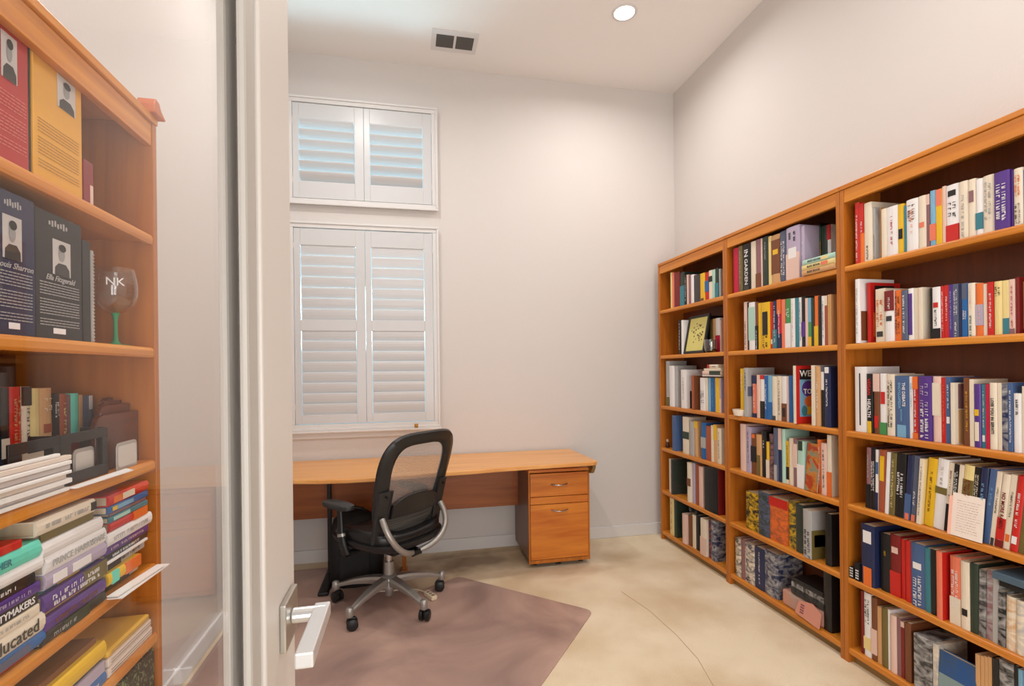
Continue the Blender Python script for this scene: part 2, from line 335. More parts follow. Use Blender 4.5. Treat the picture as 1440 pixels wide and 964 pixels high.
# under the desk
bgm = noisemat('black_fabric', (10, 10, 11), (24, 23, 24), (30, 30, 30), 4, .3, .7, .75)
b = thing('fabric_bag', 'black fabric bag slumped on the floor under the desk behind the office chair', 'bag', (-.33, 3.19, .005))
bm = MB(); prof = [(.0, .0), (.13, .0), (.155, .03), (.16, .16), (.15, .30), (.125, .40), (.06, .44), (0, .445)]
vs = []; seg = 20
for (r_, z_) in prof[1:]:
    for k in range(seg):
        t = 2*pi*k/seg; cr = (abs(cos(t))**.6)*(1 if cos(t) > 0 else -1); sr = (abs(sin(t))**.6)*(1 if sin(t) > 0 else -1)
        vs.append((cr*r_*(1+.05*sin(3*t+z_*9)), sr*r_*.62*(1+.06*cos(4*t+z_*7)), z_))
fs = [(i*seg+k, i*seg+(k+1) % seg, (i+1)*seg+(k+1) % seg, (i+1)*seg+k) for i in range(len(prof)-2) for k in range(seg)]+[tuple(range(seg))[::-1], tuple(range((len(prof)-2)*seg, (len(prof)-1)*seg))]
bm.add(vs, fs); bm.build('bag_body', bgm, b, 0, True)
MB().tube([(-.05, -.02, .43), (-.05, -.03, .455), (0, -.03, .468), (.05, -.03, .455), (.05, -.02, .43)], .009, 8).build('carry_handle', BLKP, b, 0, True)
MB().box(-.09, .09, -.108, -.088, .06, .24).build('front_pocket', bgm, b, .012)
w_ = MB().box(-.055, -.03, 3.28, 3.32, .005, .30).box(-.065, -.02, 3.26, 3.34, .005, .018)
tag(w_.build('wooden_post', TEAKV, None, .002), 'short reddish wooden post on the floor behind the chair column', 'post')
pw = thing('power_strip', 'cream power strip with its cord on the mat beside the chair base', 'power strip', (.105, 2.87, .006), radians(28))
MB().box(-.018, .018, -.05, .045, 0, .024).build('strip_body', mat('cream_plastic', (226, 208, 180), .5), pw, .005)
MB().tube([(0, .04, .012), (-.01, .10, .012), (-.05, .17, .008), (-.10, .20, .005), (-.20, .26, .005), (-.17, .36, .02)], .0045, 8).build('cord', mat('cream_plastic', (226, 208, 180), .5), pw, 0, True)
for k in range(3): MB().box(-.009, .009, -.038+k*.026, -.022+k*.026, .0238, .0246).build('socket', mat('socket_grey', (120, 108, 92), .6), pw)
h = MB().box(.035, .06, D-.048, D-.034, .901, .928).box(.041, .054, D-.056, D-.048, .906, .920)
tag(h.build('sash_latch', mat('brass', (170, 120, 50), .35, metal=.8), None, .002), 'small brass latch block standing on the window sill above the chair', 'latch')

# ------------------------------------------------------------------ office chair
AD = 42
A = radians(AD)
ch = thing('office_chair', 'black mesh-back office chair with silver five-star base standing on the mat', 'office chair', (-.121, 2.856, .005), A)
def P(*a): return Vector(a)
# base
hb = MB().lathe([(.018, .045), (.022, .05), (.023, .085), (.046, .095), (.050, .145), (.036, .160), (.026, .165), (.026, .235)], 24); hb.build('hub', SILV, ch, 0, True)
MB().lathe([(.016, .235), (.016, .335)], 16).build('gas_lift', CHROME, ch, 0, True)
for k in range(5):
    th = radians(-126-AD+72*k)
    d_ = P(cos(th), sin(th), 0); s_ = P(-sin(th), cos(th), 0); m = MB(); vs = []; N_ = 9
    for i in range(N_):
        t = i/(N_-1); rr = .035+t*.270; zt = .158-.058*t**1.9; hh = .058*(1-t)+.022*t; ww = .030*(1-t)+.0165*t
        for (a_, b_) in ((-1, 0), (-.75, 1), (.75, 1), (1, 0), (.8, -1), (-.8, -1)):
            vs.append(d_*rr+s_*ww*a_+P(0, 0, zt-hh*.35+hh*.5*b_*(.35 if b_ > 0 else .65)*1.6))
    fs = [(i*6+j, i*6+(j+1) % 6, (i+1)*6+(j+1) % 6, (i+1)*6+j) for i in range(N_-1) for j in range(6)]+[tuple(range(6))[::-1], tuple(range((N_-1)*6, N_*6))]
    m.add(vs, fs); e = d_*.312
    lg = m.build('base_leg', SILV, ch, .002)
    mc = MB(); mc.lathe([(.018, .066), (.0205, .070), (.0205, .100), (.017, .110), (.008, .114)], 16, 0, (e.x, e.y)); mc.build('caster_cap', SILV, lg, 0, True)
    wa = th+rnd.uniform(.4, 1.6); wd = P(cos(wa), sin(wa), 0); c = P(e.x, e.y, .030)+P(-wd.y, wd.x, 0)*.012
    wm = MB(); wm.tube([c-wd*.028, c-wd*.024, c-wd*.007], [.022, .0285, .0285], 18); wm.tube([c+wd*.007, c+wd*.024, c+wd*.028], [.0285, .0285, .022], 18); wm.build('caster', BLKP, lg, 0, True)
    hm = MB(); hm.box(-.012, .018, -.007, .007, .02, .062, 0, Matrix.Translation((c.x, c.y, 0)) @ Matrix.Rotation(wa+pi/2, 4, 'Z')); hm.build('caster_hood', BLKP, lg, .005)
# seat
def sup(n_, a_, b_, k, N=40):
    t = 2*pi*k/N; return (a_*abs(cos(t))**(2/n_)*(1 if cos(t) >= 0 else -1), b_*abs(sin(t))**(2/n_)*(1 if sin(t) >= 0 else -1))
st = MB(); N = 40; vs = []
for (sc, z_) in ((.90, .395), (.97, .400), (1.0, .415), (1.0, .432), (.96, .446), (.86, .453), (.5, .450), (.0, .448)):
    for k in range(N):
        x, y = sup(3.6, .245, .235, k); fr_ = max(0, y-.1)*.25
        vs.append((x*sc, y*sc, z_-fr_*(z_ > .42)+.03*(x*sc/.245)**2*(z_ > .42)))
fs = [(i*N+k, i*N+(k+1) % N, (i+1)*N+(k+1) % N, (i+1)*N+k) for i in range(7) for k in range(N)]+[tuple(range(N))[::-1]]
st.add(vs, fs); so = st.build('seat', BLKL, ch, 0, True)
st = MB(); vs = []
for (sc, z_) in ((.55, .345), (.8, .350), (.98, .372), (1.03, .392), (1.03, .405), (.98, .408)):
    for k in range(N): x, y = sup(3.4, .25, .245, k); vs.append((x*sc, y*sc, z_+.012*(x*sc/.25)**2))
st.add(vs, [(i*N+k, i*N+(k+1) % N, (i+1)*N+(k+1) % N, (i+1)*N+k) for i in range(5) for k in range(N)]+[tuple(range(N))[::-1], tuple(range(5*N, 6*N))]); st.build('seat_shell', BLKP, ch, 0, True)
MB().box(-.07, .07, -.12, .10, .300, .350).build('tilt_mechanism', BLKM, ch, .012)
MB().tube([(-.05, .05, .325), (-.20, .06, .322), (-.24, .06, .318)], .006, 8).build('lever', BLKM, ch, 0, True)
# backrest surface
def bk(x, h, off=0):     # h 0..1 from bottom to top
    z = .400+.585*h; y = -.145-.03*h-.15*h*h+.42*x*x - .02*sin(h*pi)
    return P(x, y-off, z)
def outline(t, inner):
    c_, s_ = cos(t), sin(t)
    n_ = 4.2; hx = abs(c_)**(2/n_)*(1 if c_ >= 0 else -1); hz = abs(s_)**(2/n_)*(1 if s_ >= 0 else -1)
    h = .5+.5*hz; w_ = .212+.046*sin(min(1, h*1.15)*pi*.55)
    if inner: h = .5+.5*hz*.72+.02; return hx*(w_-.084), h
    return hx*w_, h
fm = MB(); N = 72; vs = []
for k in range(N):
    t = 2*pi*k/N; (xo, ho), (xi, hi) = outline(t, 0), outline(t, 1)
    for (f_, off) in ((0, .0), (.12, .017), (.5, .023), (.88, .017), (1, .0), (.88, -.010), (.5, -.014), (.12, -.010)):
        x = xo+(xi-xo)*f_; h_ = ho+(hi-ho)*f_; vs.append(bk(x, h_, off))
fm.add(vs, [(k*8+j, k*8+(j+1) % 8, ((k+1) % N)*8+(j+1) % 8, ((k+1) % N)*8+j) for k in range(N) for j in range(8)])
bf = fm.build('back_frame', mat('frame_black', (34, 34, 34), .38), ch, 0, True)
def meshmat():
    m = bpy.data.materials.new('chair_mesh'); m.use_nodes = True; nt = m.node_tree; N_ = nt.nodes.new; Lk = nt.links.new; b_ = nt.nodes['Principled BSDF']; o_ = nt.nodes['Material Output']
    b_.inputs['Base Color'].default_value = lin((178, 168, 160)); b_.inputs['Roughness'].default_value = .6
    t = N_('ShaderNodeTexCoord'); w1 = N_('ShaderNodeTexWave'); w1.wave_type = 'BANDS'; w1.bands_direction = 'Z'; w1.inputs['Scale'].default_value = 42; w1.inputs['Distortion'].default_value = 1.2; w1.inputs['Detail Scale'].default_value = 6
    r_ = N_('ShaderNodeMapRange'); r_.inputs[1].default_value = .3; r_.inputs[2].default_value = .7; r_.inputs[3].default_value = .25; r_.inputs[4].default_value = .75
    tr = N_('ShaderNodeBsdfTransparent'); mx = N_('ShaderNodeMixShader'); Lk(t.outputs['Object'], w1.inputs[0]); Lk(w1.outputs['Fac'], r_.inputs[0]); Lk(r_.outputs[0], mx.inputs[0]); Lk(tr.outputs[0], mx.inputs[1]); Lk(b_.outputs[0], mx.inputs[2]); Lk(mx.outputs[0], o_.inputs[0])
    return m
ms = MB(); vs = []; K = 8
for j in range(K+1):
    for k in range(N):
        x, h_ = outline(2*pi*k/N, 1); f_ = 1.03*j/K; vs.append(bk(x*f_, .51+(h_-.51)*f_, .004))
ms.add(vs, [(j*N+k, j*N+(k+1) % N, (j+1)*N+(k+1) % N, (j+1)*N+k) for j in range(K) for k in range(N)]); ms.build('back_mesh', meshmat(), ch, 0, True)
# lumbar pad, lower panel
lp = MB(); vs = []; G = 12
def patch(x0, x1, h0, h1, off, th, arch=0):
    vs = []
    for s_ in (0, 1):
        for i in range(G+1):
            for j in range(5):
                x = x0+(x1-x0)*i/G; top = h1-arch*(abs((x-(x0+x1)/2)/((x1-x0)/2))**3); h_ = h0+(top-h0)*j/4; vs.append(bk(x, h_, off+th*s_))
    n_ = (G+1)*5; q = []
    for i in range(G):
        for j in range(4): a = i*5+j; q += [(a, a+5, a+6, a+1), (n_+a+1, n_+a+6, n_+a+5, n_+a)]
    for i in range(G): a = i*5; q += [(a, n_+a, n_+a+5, a+5), (a+4, a+9, n_+a+9, n_+a+4)]
    for j in range(4): q += [(j, j+1, n_+j+1, n_+j), (G*5+j, n_+G*5+j, n_+G*5+j+1, G*5+j+1)]
    return MB().add(vs, q)
patch(-.150, .165, .235, .43, .018, .022, .07).build('lumbar_pad', mat('lumbar_black', (30, 29, 29), .35), ch, .004)
patch(-.185, .185, .085, .225, .004, .018).build('lower_panel', noisemat('ribbed_grey', (48, 48, 46), (84, 82, 78), (4, 4, 260), 1, .4, .6, .5), ch, .003)
for s_ in (-1, 1):
    m = patch(s_*.165 if s_ > 0 else -.235, .235 if s_ > 0 else -.165, .03, .50, .014, .02, .0); m.build('side_bracket', mat('bracket_black', (40, 39, 38), .45), ch, .004)
    for hz in (.12, .45): c = bk(s_*.2, hz, .036); MB().tube([c, c-P(0, .006, 0)], .007, 10).build('screw', BLKM, ch)
    MB().tube([bk(s_*.168, .28, .03), bk(s_*.168, .50, .03)], .008, 8).build('adjuster', BLKP, ch)
    pts = []
    p0, p1, p2, p3 = bk(s_*.205, .26, .040), P(s_*.225, -.290, .43), P(s_*.12, -.275, .35), P(s_*.012, -.215, .334)
    for i in range(15):
        t = i/14; pts.append((1-t)**3*p0+3*(1-t)**2*t*p1+3*(1-t)*t*t*p2+t**3*p3)
    MB().tube(pts, [.0155]*13+[.014, .012], 14).build('support_bar', SILV, ch, 0, True)
    # armrest
    ar = MB(); vs = []; N2 = 28
    for (sc, z_) in ((.80, .578), (.97, .583), (1, .594), (.97, .604), (.8, .609)):
        for k in range(N2): x, y = sup(2.8, .043, .118, k, N2); vs.append((s_*.262+x*sc, .085+y*sc, z_))
    ar.add(vs, [(i*N2+k, i*N2+(k+1) % N2, (i+1)*N2+(k+1) % N2, (i+1)*N2+k) for i in range(4) for k in range(N2)]+[tuple(range(N2))[::-1], tuple(range(4*N2, 5*N2))])
    ao = ar.build('armrest', mat('arm_pad', (42, 42, 42), .5), ch, 0, True)
    MB().tube([(s_*.262, .07, .58), (s_*.268, .055, .46), (s_*.268, .04, .40), (s_*.255, .03, .345)], [.019, .022, .026, .026], 14, 0, .7).build('arm_post', BLKP, ao, 0, True)
    MB().tube([(s_*.268, .0535, .452), (s_*.268, .050, .437)], [.0245, .0255], 14, 0, .72).build('arm_band', SILV, ao, 0, True)
    MB().tube([(s_*.255, .03, .352), (s_*.17, .02, .345), (s_*.06, .0, .335)], [.016, .014, .014], 10, 0, .6).build('arm_bracket', BLKM, ao, 0, True)
MB().box(-.035, .035, -.235, -.10, .316, .346).build('back_yoke', BLKM, ch, .006)

# ------------------------------------------------------------------ bookcases
XB, Y0, WC, HB = 1.8745, 3.4814, .8157, 2.0928
SH = [1.7376, 1.3968, 1.0177, .6979, .3746, .0654]
def bookcase(label, M, width, H, shelves, depth, nfeet=True):
    """local: x 0 = front, +x back ; y 0..width ; z up"""
    b = thing('bookcase', label, 'bookcase', M=M, group='teak bookcases against the walls'); T = .019
    for a in (0.0008, width-T-.0008): MB().box(0, depth-.002, a, a+T, 0, H-.02).build('side_panel', TEAKV, b, .0015)
    MB().box(-.004, depth-.002, 0.0008, width-.0008, H-.019, H).build('top_board', TEAKH, b, .002)
    MB().box(.003, .021, T+.001, width-T-.001, H-.078, H-.020).build('top_rail', TEAKH, b, .0015)
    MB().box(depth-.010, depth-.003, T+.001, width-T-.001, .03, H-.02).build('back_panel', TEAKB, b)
    for z in shelves:
        m = MB(); lip = [(.002, z-.020), (.004, z-.026), (.018, z-.026), (.020, z-.018), (depth-.011, z-.018), (depth-.011, z), (.008, z), (.004, z-.003), (.002, z-.008)]
        m.prism(lip, T+.001, width-T-.001, 0, Matrix(((1, 0, 0, 0), (0, 0, 1, 0), (0, 1, 0, 0), (0, 0, 0, 1)))); m.build('shelf', TEAKH, b, .001)
    MB().box(.028, .044, T+.001, width-T-.001, 0, shelves[-1]-.027).build('plinth', PLINTH, b)
    return b
CASES = {'near': (Y0-2*WC, ), 'mid': (Y0-WC, ), 'far': (Y0, )}
for nm, lab in (('far', 'teak bookcase at the far end of the right wall, next to the corner'), ('mid', 'teak bookcase in the middle of the three along the right wall'), ('near', 'teak bookcase nearest the camera on the right wall')):
    bookcase(lab, Matrix.Translation((XB, CASES[nm][0]-WC, 0)), WC, HB, SH, .208)
XL, YL, HL = -.634, 1.4455, 1.959
LS = [1.6547, 1.3674, 1.0816, .8187, .643, .36, .07]
bookcase('teak bookcase by the left wall seen through the glazed door', Matrix.Translation((XL, YL, 0)) @ Matrix.Rotation(pi, 4, 'Z'), WC, HL, LS, .312)

# ------------------------------------------------------------------ books
PAL = {'R': ('red', (196, 34, 26)), 'r': ('dark red', (120, 24, 22)), 'O': ('orange', (226, 110, 40)), 'Y': ('yellow', (226, 180, 30)), 'y': ('pale yellow', (228, 206, 140)),
 'C': ('cream', (226, 212, 190)), 'W': ('white', (232, 228, 226)), 'G': ('green', (70, 140, 80)), 'g': ('dark green', (40, 56, 44)), 'T': ('teal', (56, 122, 136)), 'B': ('blue', (30, 96, 160)),
 'b': ('light blue', (120, 170, 200)), 'N': ('navy', (30, 40, 78)), 'P': ('purple', (82, 48, 130)), 'p': ('lilac', (178, 164, 186)), 'M': ('pale pink', (224, 190, 176)), 'm': ('mauve', (136, 96, 100)),
 'K': ('black', (22, 21, 22)), 'k': ('charcoal', (58, 56, 56)), 'S': ('silver grey', (172, 170, 168)), 's': ('slate', (84, 92, 116)), 'n': ('brown', (116, 66, 36)), 't': ('tan', (206, 158, 108)),
 'c': ('crimson', (188, 24, 62)), 'l': ('slate blue', (70, 96, 140)), 'o': ('salmon', (226, 120, 90)), 'a': ('mint', (172, 208, 192)), 'u': ('olive', (110, 96, 48)), 'e': ('terracotta', (160, 80, 50)), 'q': ('aqua', (104, 216, 192)), 'I': ('black', (40, 40, 38))}
def colm(c):
    if len(c) == 1: return mat('cloth_'+PAL[c][0].replace(' ', '_'), PAL[c][1], .45 if c not in 'WCy' else .55)
    return noisemat('mottled_%s_%s' % (PAL[c[0]][0].replace(' ', '_'), PAL[c[1]][0].replace(' ', '_')), PAL[c[0]][1], PAL[c[1]][1], (26, 26, 44), 5, .38, .66, .5, .8)
BOOKS = []
def book_mesh(root, t, h, dep, c, sp, lean=False, txt=None, pic=None):
    """local: spine on x=0 plane facing -x, y 0..t, z 0..h"""
    hard = t > .02; bl = .0025 if hard else .0008; bt = min(.0026 if hard else .0012, t*.2)
    if hard: po = [(dep, 0), (.002, 0), (-.0005, t*.12), (-bl, t*.35), (-bl, t*.65), (-.0005, t*.88), (.002, t), (dep, t), (dep, t-bt), (.004, t-bt), (.004, bt), (dep, bt)]
    else: po = [(dep, 0), (0, 0), (-bl, t*.2), (-bl, t*.8), (0, t), (dep, t), (dep, t-bt), (.002, t-bt), (.002, bt), (dep, bt)]
    MB().prism(po, 0, h).build('cover', colm(c), root)
    ins = .003 if hard else .0006
    MB().box(.0045, dep-.003, bt+.0001, t-bt-.0001, ins, h-ins).build('pages', PAPER, root)
    X = -bl-.0004; k = 0
    for s in sp:
        if s[0] == 'B':      # colour band on the spine
            a, b_ = int(s[2])/10, (int(s[3]) or 10)/10; MB().box(X, .0015, .0003, t-.0003, h*a+.0004, h*b_-.0004).build('title_panel', colm(s[1]), root); X0 = X-.0004
        if s[0] == 'L':      # small label
            a, b_ = int(s[2])/10, (int(s[3]) or 10)/10; MB().box(X-.0005, X+.001, t*(.46 if s[1] == 'I' else .2), t*(.56 if s[1] == 'I' else .8), h*a, h*b_).build('spine_label', colm(s[1]), root)
        if s[0] in 'tT':     # lettering made of small strokes
            a, b_ = (int(s[2])/10, (int(s[3]) or 10)/10) if len(s) > 3 else (.12, .9)
            lines = [.5] if s[0] == 't' else ([.32, .68] if t > .016 else [.5]); lw = .24*t if len(lines) == 2 else (.30 if s[0] == 't' else .42)*t
            lw = min(lw, .008 if s[0] == 't' else .014); m = MB()
            for q in lines:
                z = h*b_-rnd.random()*.004
                while z > h*a+max(.004, lw*.85):
                    L = lw*rnd.uniform(.5, .8)
                    if rnd.random() < .16: z -= lw*.8; continue
                    y0 = t*q-lw/2; w2 = L*.28; kind = rnd.randint(0, 3)
                    m.box(X-.0009, X-.0006, y0, y0+lw, z-w2, z)
                    if kind != 1: m.box(X-.0009, X-.0006, y0 if kind == 0 else y0+lw*.75, y0+lw*(.25 if kind == 0 else 1), z-L, z-w2)
                    if kind in (2, 3): m.box(X-.0009, X-.0006, y0+lw*.4, y0+lw*.6, z-L*.9, z-w2)
                    if kind == 3: m.box(X-.0009, X-.0006, y0, y0+lw, z-L, z-L+w2)
                    z -= L+lw*.22
            if m.v: m.build('lettering', colm(s[1]), root)
    if txt:
        for (s, colr, fz, fs, fy) in txt:     # text, colour, centre height fraction, size (m), centre thickness fraction
            M = Matrix(((0, 0, -1, X-.0012), (0, -1, 0, t*fy), (-1, 0, 0, h*fz), (0, 0, 0, 1))); text_mesh('title', s, fs, colm(colr), root, M, .0003)
    if pic:
        for (kind, a, b_, c0, c1, colr) in pic:   # pictures printed on the near cover: depth range, height range
            MB().box(dep*a, dep*b_, -.0006, .0006, h*c0, h*c1).build('cover_picture', colm(colr), root)
def place_book(M, t, h, dep, c, sp, info, txt=None, pic=None):
    root = thing('book', None, 'book', M=M, group=info['group']); book_mesh(root, t, h, dep, c, sp, txt=txt, pic=pic)
    info.update(o=root, c=c, sp=sp, t=t, h=h); BOOKS.append(info); return root
SHN = ['top', 'second', 'third', 'fourth', 'fifth', 'bottom']
def row(case, si, u, items, lean=0):
    """items: (u_right, v_top, colour, spec, [opts]) ordered from far/left to near/right"""
    z = SH[si]; zmax = (SH[si-1]-.032) if si else HB-.085
    yhi = CASES[case][0]-.0215; ylo = CASES[case][0]-WC+.0215; prev = yhi; idx = 0
    for it in items:
        ur, vt, c, spec = it[:4]; op = it[4] if len(it) > 4 else {}
        r_ = op.get('r', .022+rnd.uniform(-.002, .003)); X = XB+r_; ul = op.get('u', u); vb = vt+40
        ya = onx(X, ul, vb)[0]; yb = onx(X, ur, vb)[0]; ya = min(ya, prev-.0006); u = ur
        if yb < ylo: yb = ylo
        if ya-yb < .003: yb = ya-.0035
        if yb < ylo-.0001: continue
        t = ya-yb; prev = yb; zt = min(onx(X, (ul+ur)/2, vt)[1], zmax-.004); h = max(.07, zt-z); dep = min(op.get('d', .145+rnd.uniform(-.01, .015)), .194-r_)
        M = Matrix.Translation((X, yb, z+.0004)); ang = op.get('a', lean)
        if ang:
            M = M @ Matrix.Rotation(radians(ang), 4, 'X'); h = min(h, (zmax-.006-z)/cos(radians(ang))-t*sin(radians(ang)))
            if yb-h*sin(radians(ang)) < ylo-.001 : M = Matrix.Translation((X, yb, z+.0004))
        idx += 1
        place_book(M, t, h, dep, c, spec.split(), dict(case=case, shelf=SHN[si], idx=idx, kind='stand', group='books on the %s shelf of the %s bookcase' % (SHN[si], CN[case])), op.get('x'), op.get('pic'))
CN = {'near': 'nearest', 'mid': 'middle', 'far': 'far', 'left': 'left'}
row('near', 0, 1202, [
 (1208.6, 285, 'R', 'tW08'), (1215, 286, 'O', 'BR50 tW57'), (1225.5, 285, 'C', 'tk03', {'d': .17}), (1230.7, 292, 'S', 'tn05', {'r': .028}), (1239, 293, 't', '', {'r': .05}),
 (1247, 293.5, 'C', ''), (1262.5, 290, 'W', 'tc28'), (1271.5, 287, 'Y', 'LK35'), (1274.4, 289, 'T', ''), (1290.5, 280, 'W', 'Tn59 tO38'), (1302.3, 275.5, 'C', 'Lo45'),
 (1307.8, 273, 'm', 'BM80'), (1316.3, 268, 'b', 'Bo14'), (1324.3, 266, 'Y', 'Bo70'), (1330, 262, 'M', ''), (1348.5, 259.5, 'W', 'TK47 BR03 LK89', {'pic': [('p', .1, .9, .3, .85, 'n')]}),
 (1361, 255, 'C', 'tS08'), (1372, 252, 'C', 'Lm68'), (1382.3, 251.5, 'W', 'BT14'), (1397.6, 246.5, 'C', 'TS29'), (1419.5, 241, 'P', 'TW18', {'r': .014}), (1425.5, 239.5, 'P', ''),
 (1437.7, 236.5, 'C', 'TO59 TK04', {'r': .016}), (1449, 238, 'B', ''), (1460, 240, 'W', 'tK')])
row('near', 1, 1202.5, [
 (1208.7, 392.5, 'W', 'tS', {'r': .006, 'd': .18, 'pic': [('p', .04, .9, .04, .5, 'n')]}), (1224, 397.5, 'R', '', {'u': 1219.5, 'r': .032, 'd': .155, 'pic': [('p', .15, .8, .55, .95, 'K'), ('p', .1, .8, .1, .5, 'O')]}),
 (1244.5, 406, 'C', 'TO28 Lk12', {'u': 1231, 'r': .03}), (1257, 408.5, 'W', 'Br60 tW69 Lk45'), (1267.5, 408, 'O', 'TK'), (1276, 408, 's', 'tW'), (1285, 405.5, 'W', 'LP19'), (1292, 405, 'C', ''),
 (1297.5, 404, 'C', '', {'r': .018}), (1311, 405, 'K', '', {'u': 1308, 'r': .03}), (1322, 403.5, 'W', 'BK02 tK26 LR67'), (1327.8, 402, 'R', 'tW'), (1334.5, 401, 'R', 'tW38'), (1340, 400, 'P', 'tb'),
 (1348, 399, 's', 'TW49 tW03'), (1353, 399, 'N', ''), (1360.3, 398, 'B', 'TW35 Bs70'), (1370.7, 398, 'C', 'tM59 tT04'), (1383, 398.5, 'O', 'Bp26 tM26'), (1388.3, 399, 'C', ''), (1397.3, 396.5, 'R', 'tW18'),
 (1410, 395.5, 'y', 'TK79'), (1419.2, 394, 'y', 'BT03'), (1427, 392.5, 'M', 'Bm01 tc19'), (1433.5, 389.7, 'r', '', {'pic': [('p', .12, .9, .08, .92, 't'), ('p', .3, .8, .2, .8, 'O')]}), (1450, 394, 'W', 'tK', {'u': 1446})])
row('near', 2, 1202, [
 (1218.5, 515.5, 'W', 'LI19', {'r': .020, 'd': .172}), (1227.3, 525.5, 'K', 'LY02', {'r': .019, 'x': [('VEGAN', 'R', .78, .021, .5), ('HEALTH', 'W', .42, .021, .5)]}), (1236.7, 525, 'n', 'BM70 LR13'), (1247, 525, 'W', 'BG02 LR57'),
 (1257.7, 526, 'C', 'TK'), (1278.5, 528.5, 'l', 'Lb02', {'x': [('THE DEBATE', 'W', .70, .0165, .33), ('ENCYCLOPEDIA', 'b', .68, .0140, .62), ('DICTIONARY', 'b', .36, .008, .5)]}),
 (1284, 529, 'W', 'tb59 BG0' if 0 else 'tb59'), (1291.5, 529.5, 'R', 'BO80 BO01 tW18'), (1309.5, 529, 'P', 'Tp59 TW05', {'r': .014}), (1322.8, 529, 'M', 'BC49'), (1330, 531, 'R', 'to'), (1337, 530, 'l', 'tW59 LW34'),
 (1342.5, 538, 'C', '', {'r': .012, 'pic': [('p', .1, .9, .58, .98, 'm'), ('p', .1, .9, .02, .56, 't')]}), (1363.5, 531, 'n', 'tY28', {'u': 1355.5, 'r': .024}), (1369.7, 533, 'C', ''), (1379, 540, 'P', 'LY56 LC14'),
 (1386.2, 540, 'T', 'LW12 tW39'), (1391, 540, 'c', ''), (1401.5, 538, 'C', '', {'x': [('LOSE YOU IN SERVITI', 'K', .5, .0125, .5)]}), (1409, 538.5, 'C', ''), (1417, 539, 'Pk' if 0 else 'NS', ''), (1424.5, 538, 'l', 'tW'),
 (1437.6, 553, 'W', 'tk69'), (1448, 543, 'C', '')])
row('near', 3, 1217.5, [
 (1223.6, 629, 'm', 'BK04 tS59', {'a': 1}), (1230.6, 630, 'K', 'TW38', {'a': 1}), (1234.3, 632, 'W', 'BN03 Bl68', {'a': 1}), (1243.7, 632, 'e', 'LY59', {'a': 2}), (1248, 635, 'W', '', {'a': 3}), (1257, 636, 'u', 'ty19', {'a': 3}),
 (1270.7, 637, 'K', 'TW37', {'a': 3}), (1279.2, 639, 'N', 'Bl04 Lo01', {'a': 4}), (1287.7, 640, 's', 'tW25 Lo01', {'a': 4}), (1293.5, 644, 'C', 'tk', {'a': 4, 'r': .012, 'pic': [('p', .03, 1, 0, 1, 'y')]}), (1311, 643, 'Y', 'tn28', {'a': 5, 'u': 1298}),
 (1326, 644, 'W', 'Bu56 tS69', {'a': 5}), (1334, 649, 'C', 'BK04 tm59', {'a': 5}), (1341, 651, 'K', 'TW59', {'a': 5}), (1347, 652, 'C', '', {'a': 5}), (1361, 652.5, 'y', 'Bu48 Tr58', {'a': 5}), (1370, 655, 'K', 'TC59', {'a': 5}),
 (1381, 656, 'N', 'tb48', {'a': 5}), (1390, 657, 'l', 'tb58', {'a': 6}), (1397.5, 660.6, 'C', 'Lk01 tk48', {'a': 6}), (1409, 664, 'C', 'BR14 Br01', {'a': 6, 'x': [('NO MORE RAMEN', 'r', .50, .0150, .5)]}), (1418.5, 665, 'C', 'tk48 LO12', {'a': 6}),
 (1430, 667, 'R', 'tW38 LW12', {'a': 6}), (1441, 670, 'u', '', {'a': 6})])
row('near', 4, 1211, [
 (1229.5, 738, 'N', 'LW79 LO03', {'r': .010}), (1251.8, 750, 'K', 'tY67', {'u': 1238, 'r': .03}), (1266.3, 752, 'r', 'BR04 LM78', {'r': .03}), (1273, 758, 'R', '', {'r': .034}), (1281, 760, 'R', '', {'r': .03}), (1300, 764.5, 'l', 'TW05 LW67', {'r': .024}),
 (1309, 770.5, 'T', ''), (1316.3, 772.5, 'K', ''), (1325.5, 775.5, 'o', '', {'r': .010, 'pic': [('p', 0, 1, 0, 1, 'R')]}), (1350.8, 782.5, 'o', 'TW28 BC04', {'u': 1336}), (1363, 789.5, 'C', 'LK23'), (1376, 792, 'g', ''), (1385, 800, 'kS', '', {'a': 1}),
 (1395, 801, 'mS', '', {'a': 1}), (1403, 806, 'S', '', {'a': 1}), (1412.5, 830, 'KS', '', {'a': 1}), (1428, 838, 'Ct', '', {'a': 1}), (1440, 844, 'CS', '', {'a': 1}), (1452, 846, 'K', '')])
row('near', 5, 1211, [
 (1214.3, 831, 'r', ''), (1225.3, 833.5, 'W', 'TK59 By13'), (1233, 840, 'n', 'BM15'), (1240, 853, 't', ''), (1248.3, 855, 'u', ''), (1251.8, 857, 'W', ''), (1260.5, 865, 'M', '', {'r': .02}), (1267, 868, 'm', ''), (1272, 874, 'r', 'BM90'), (1281, 876, 'n', ''),
 (1378, 920, 't', '', {'u': 1372}), (1384, 922, 't', ''), (1389.5, 923, 't', ''), (1395, 924, 't', ''), (1405, 926, 'K', ''), (1425, 930, 'KS', ''), (1432, 936, 'K', ''), (1438, 941, 'b', '')])
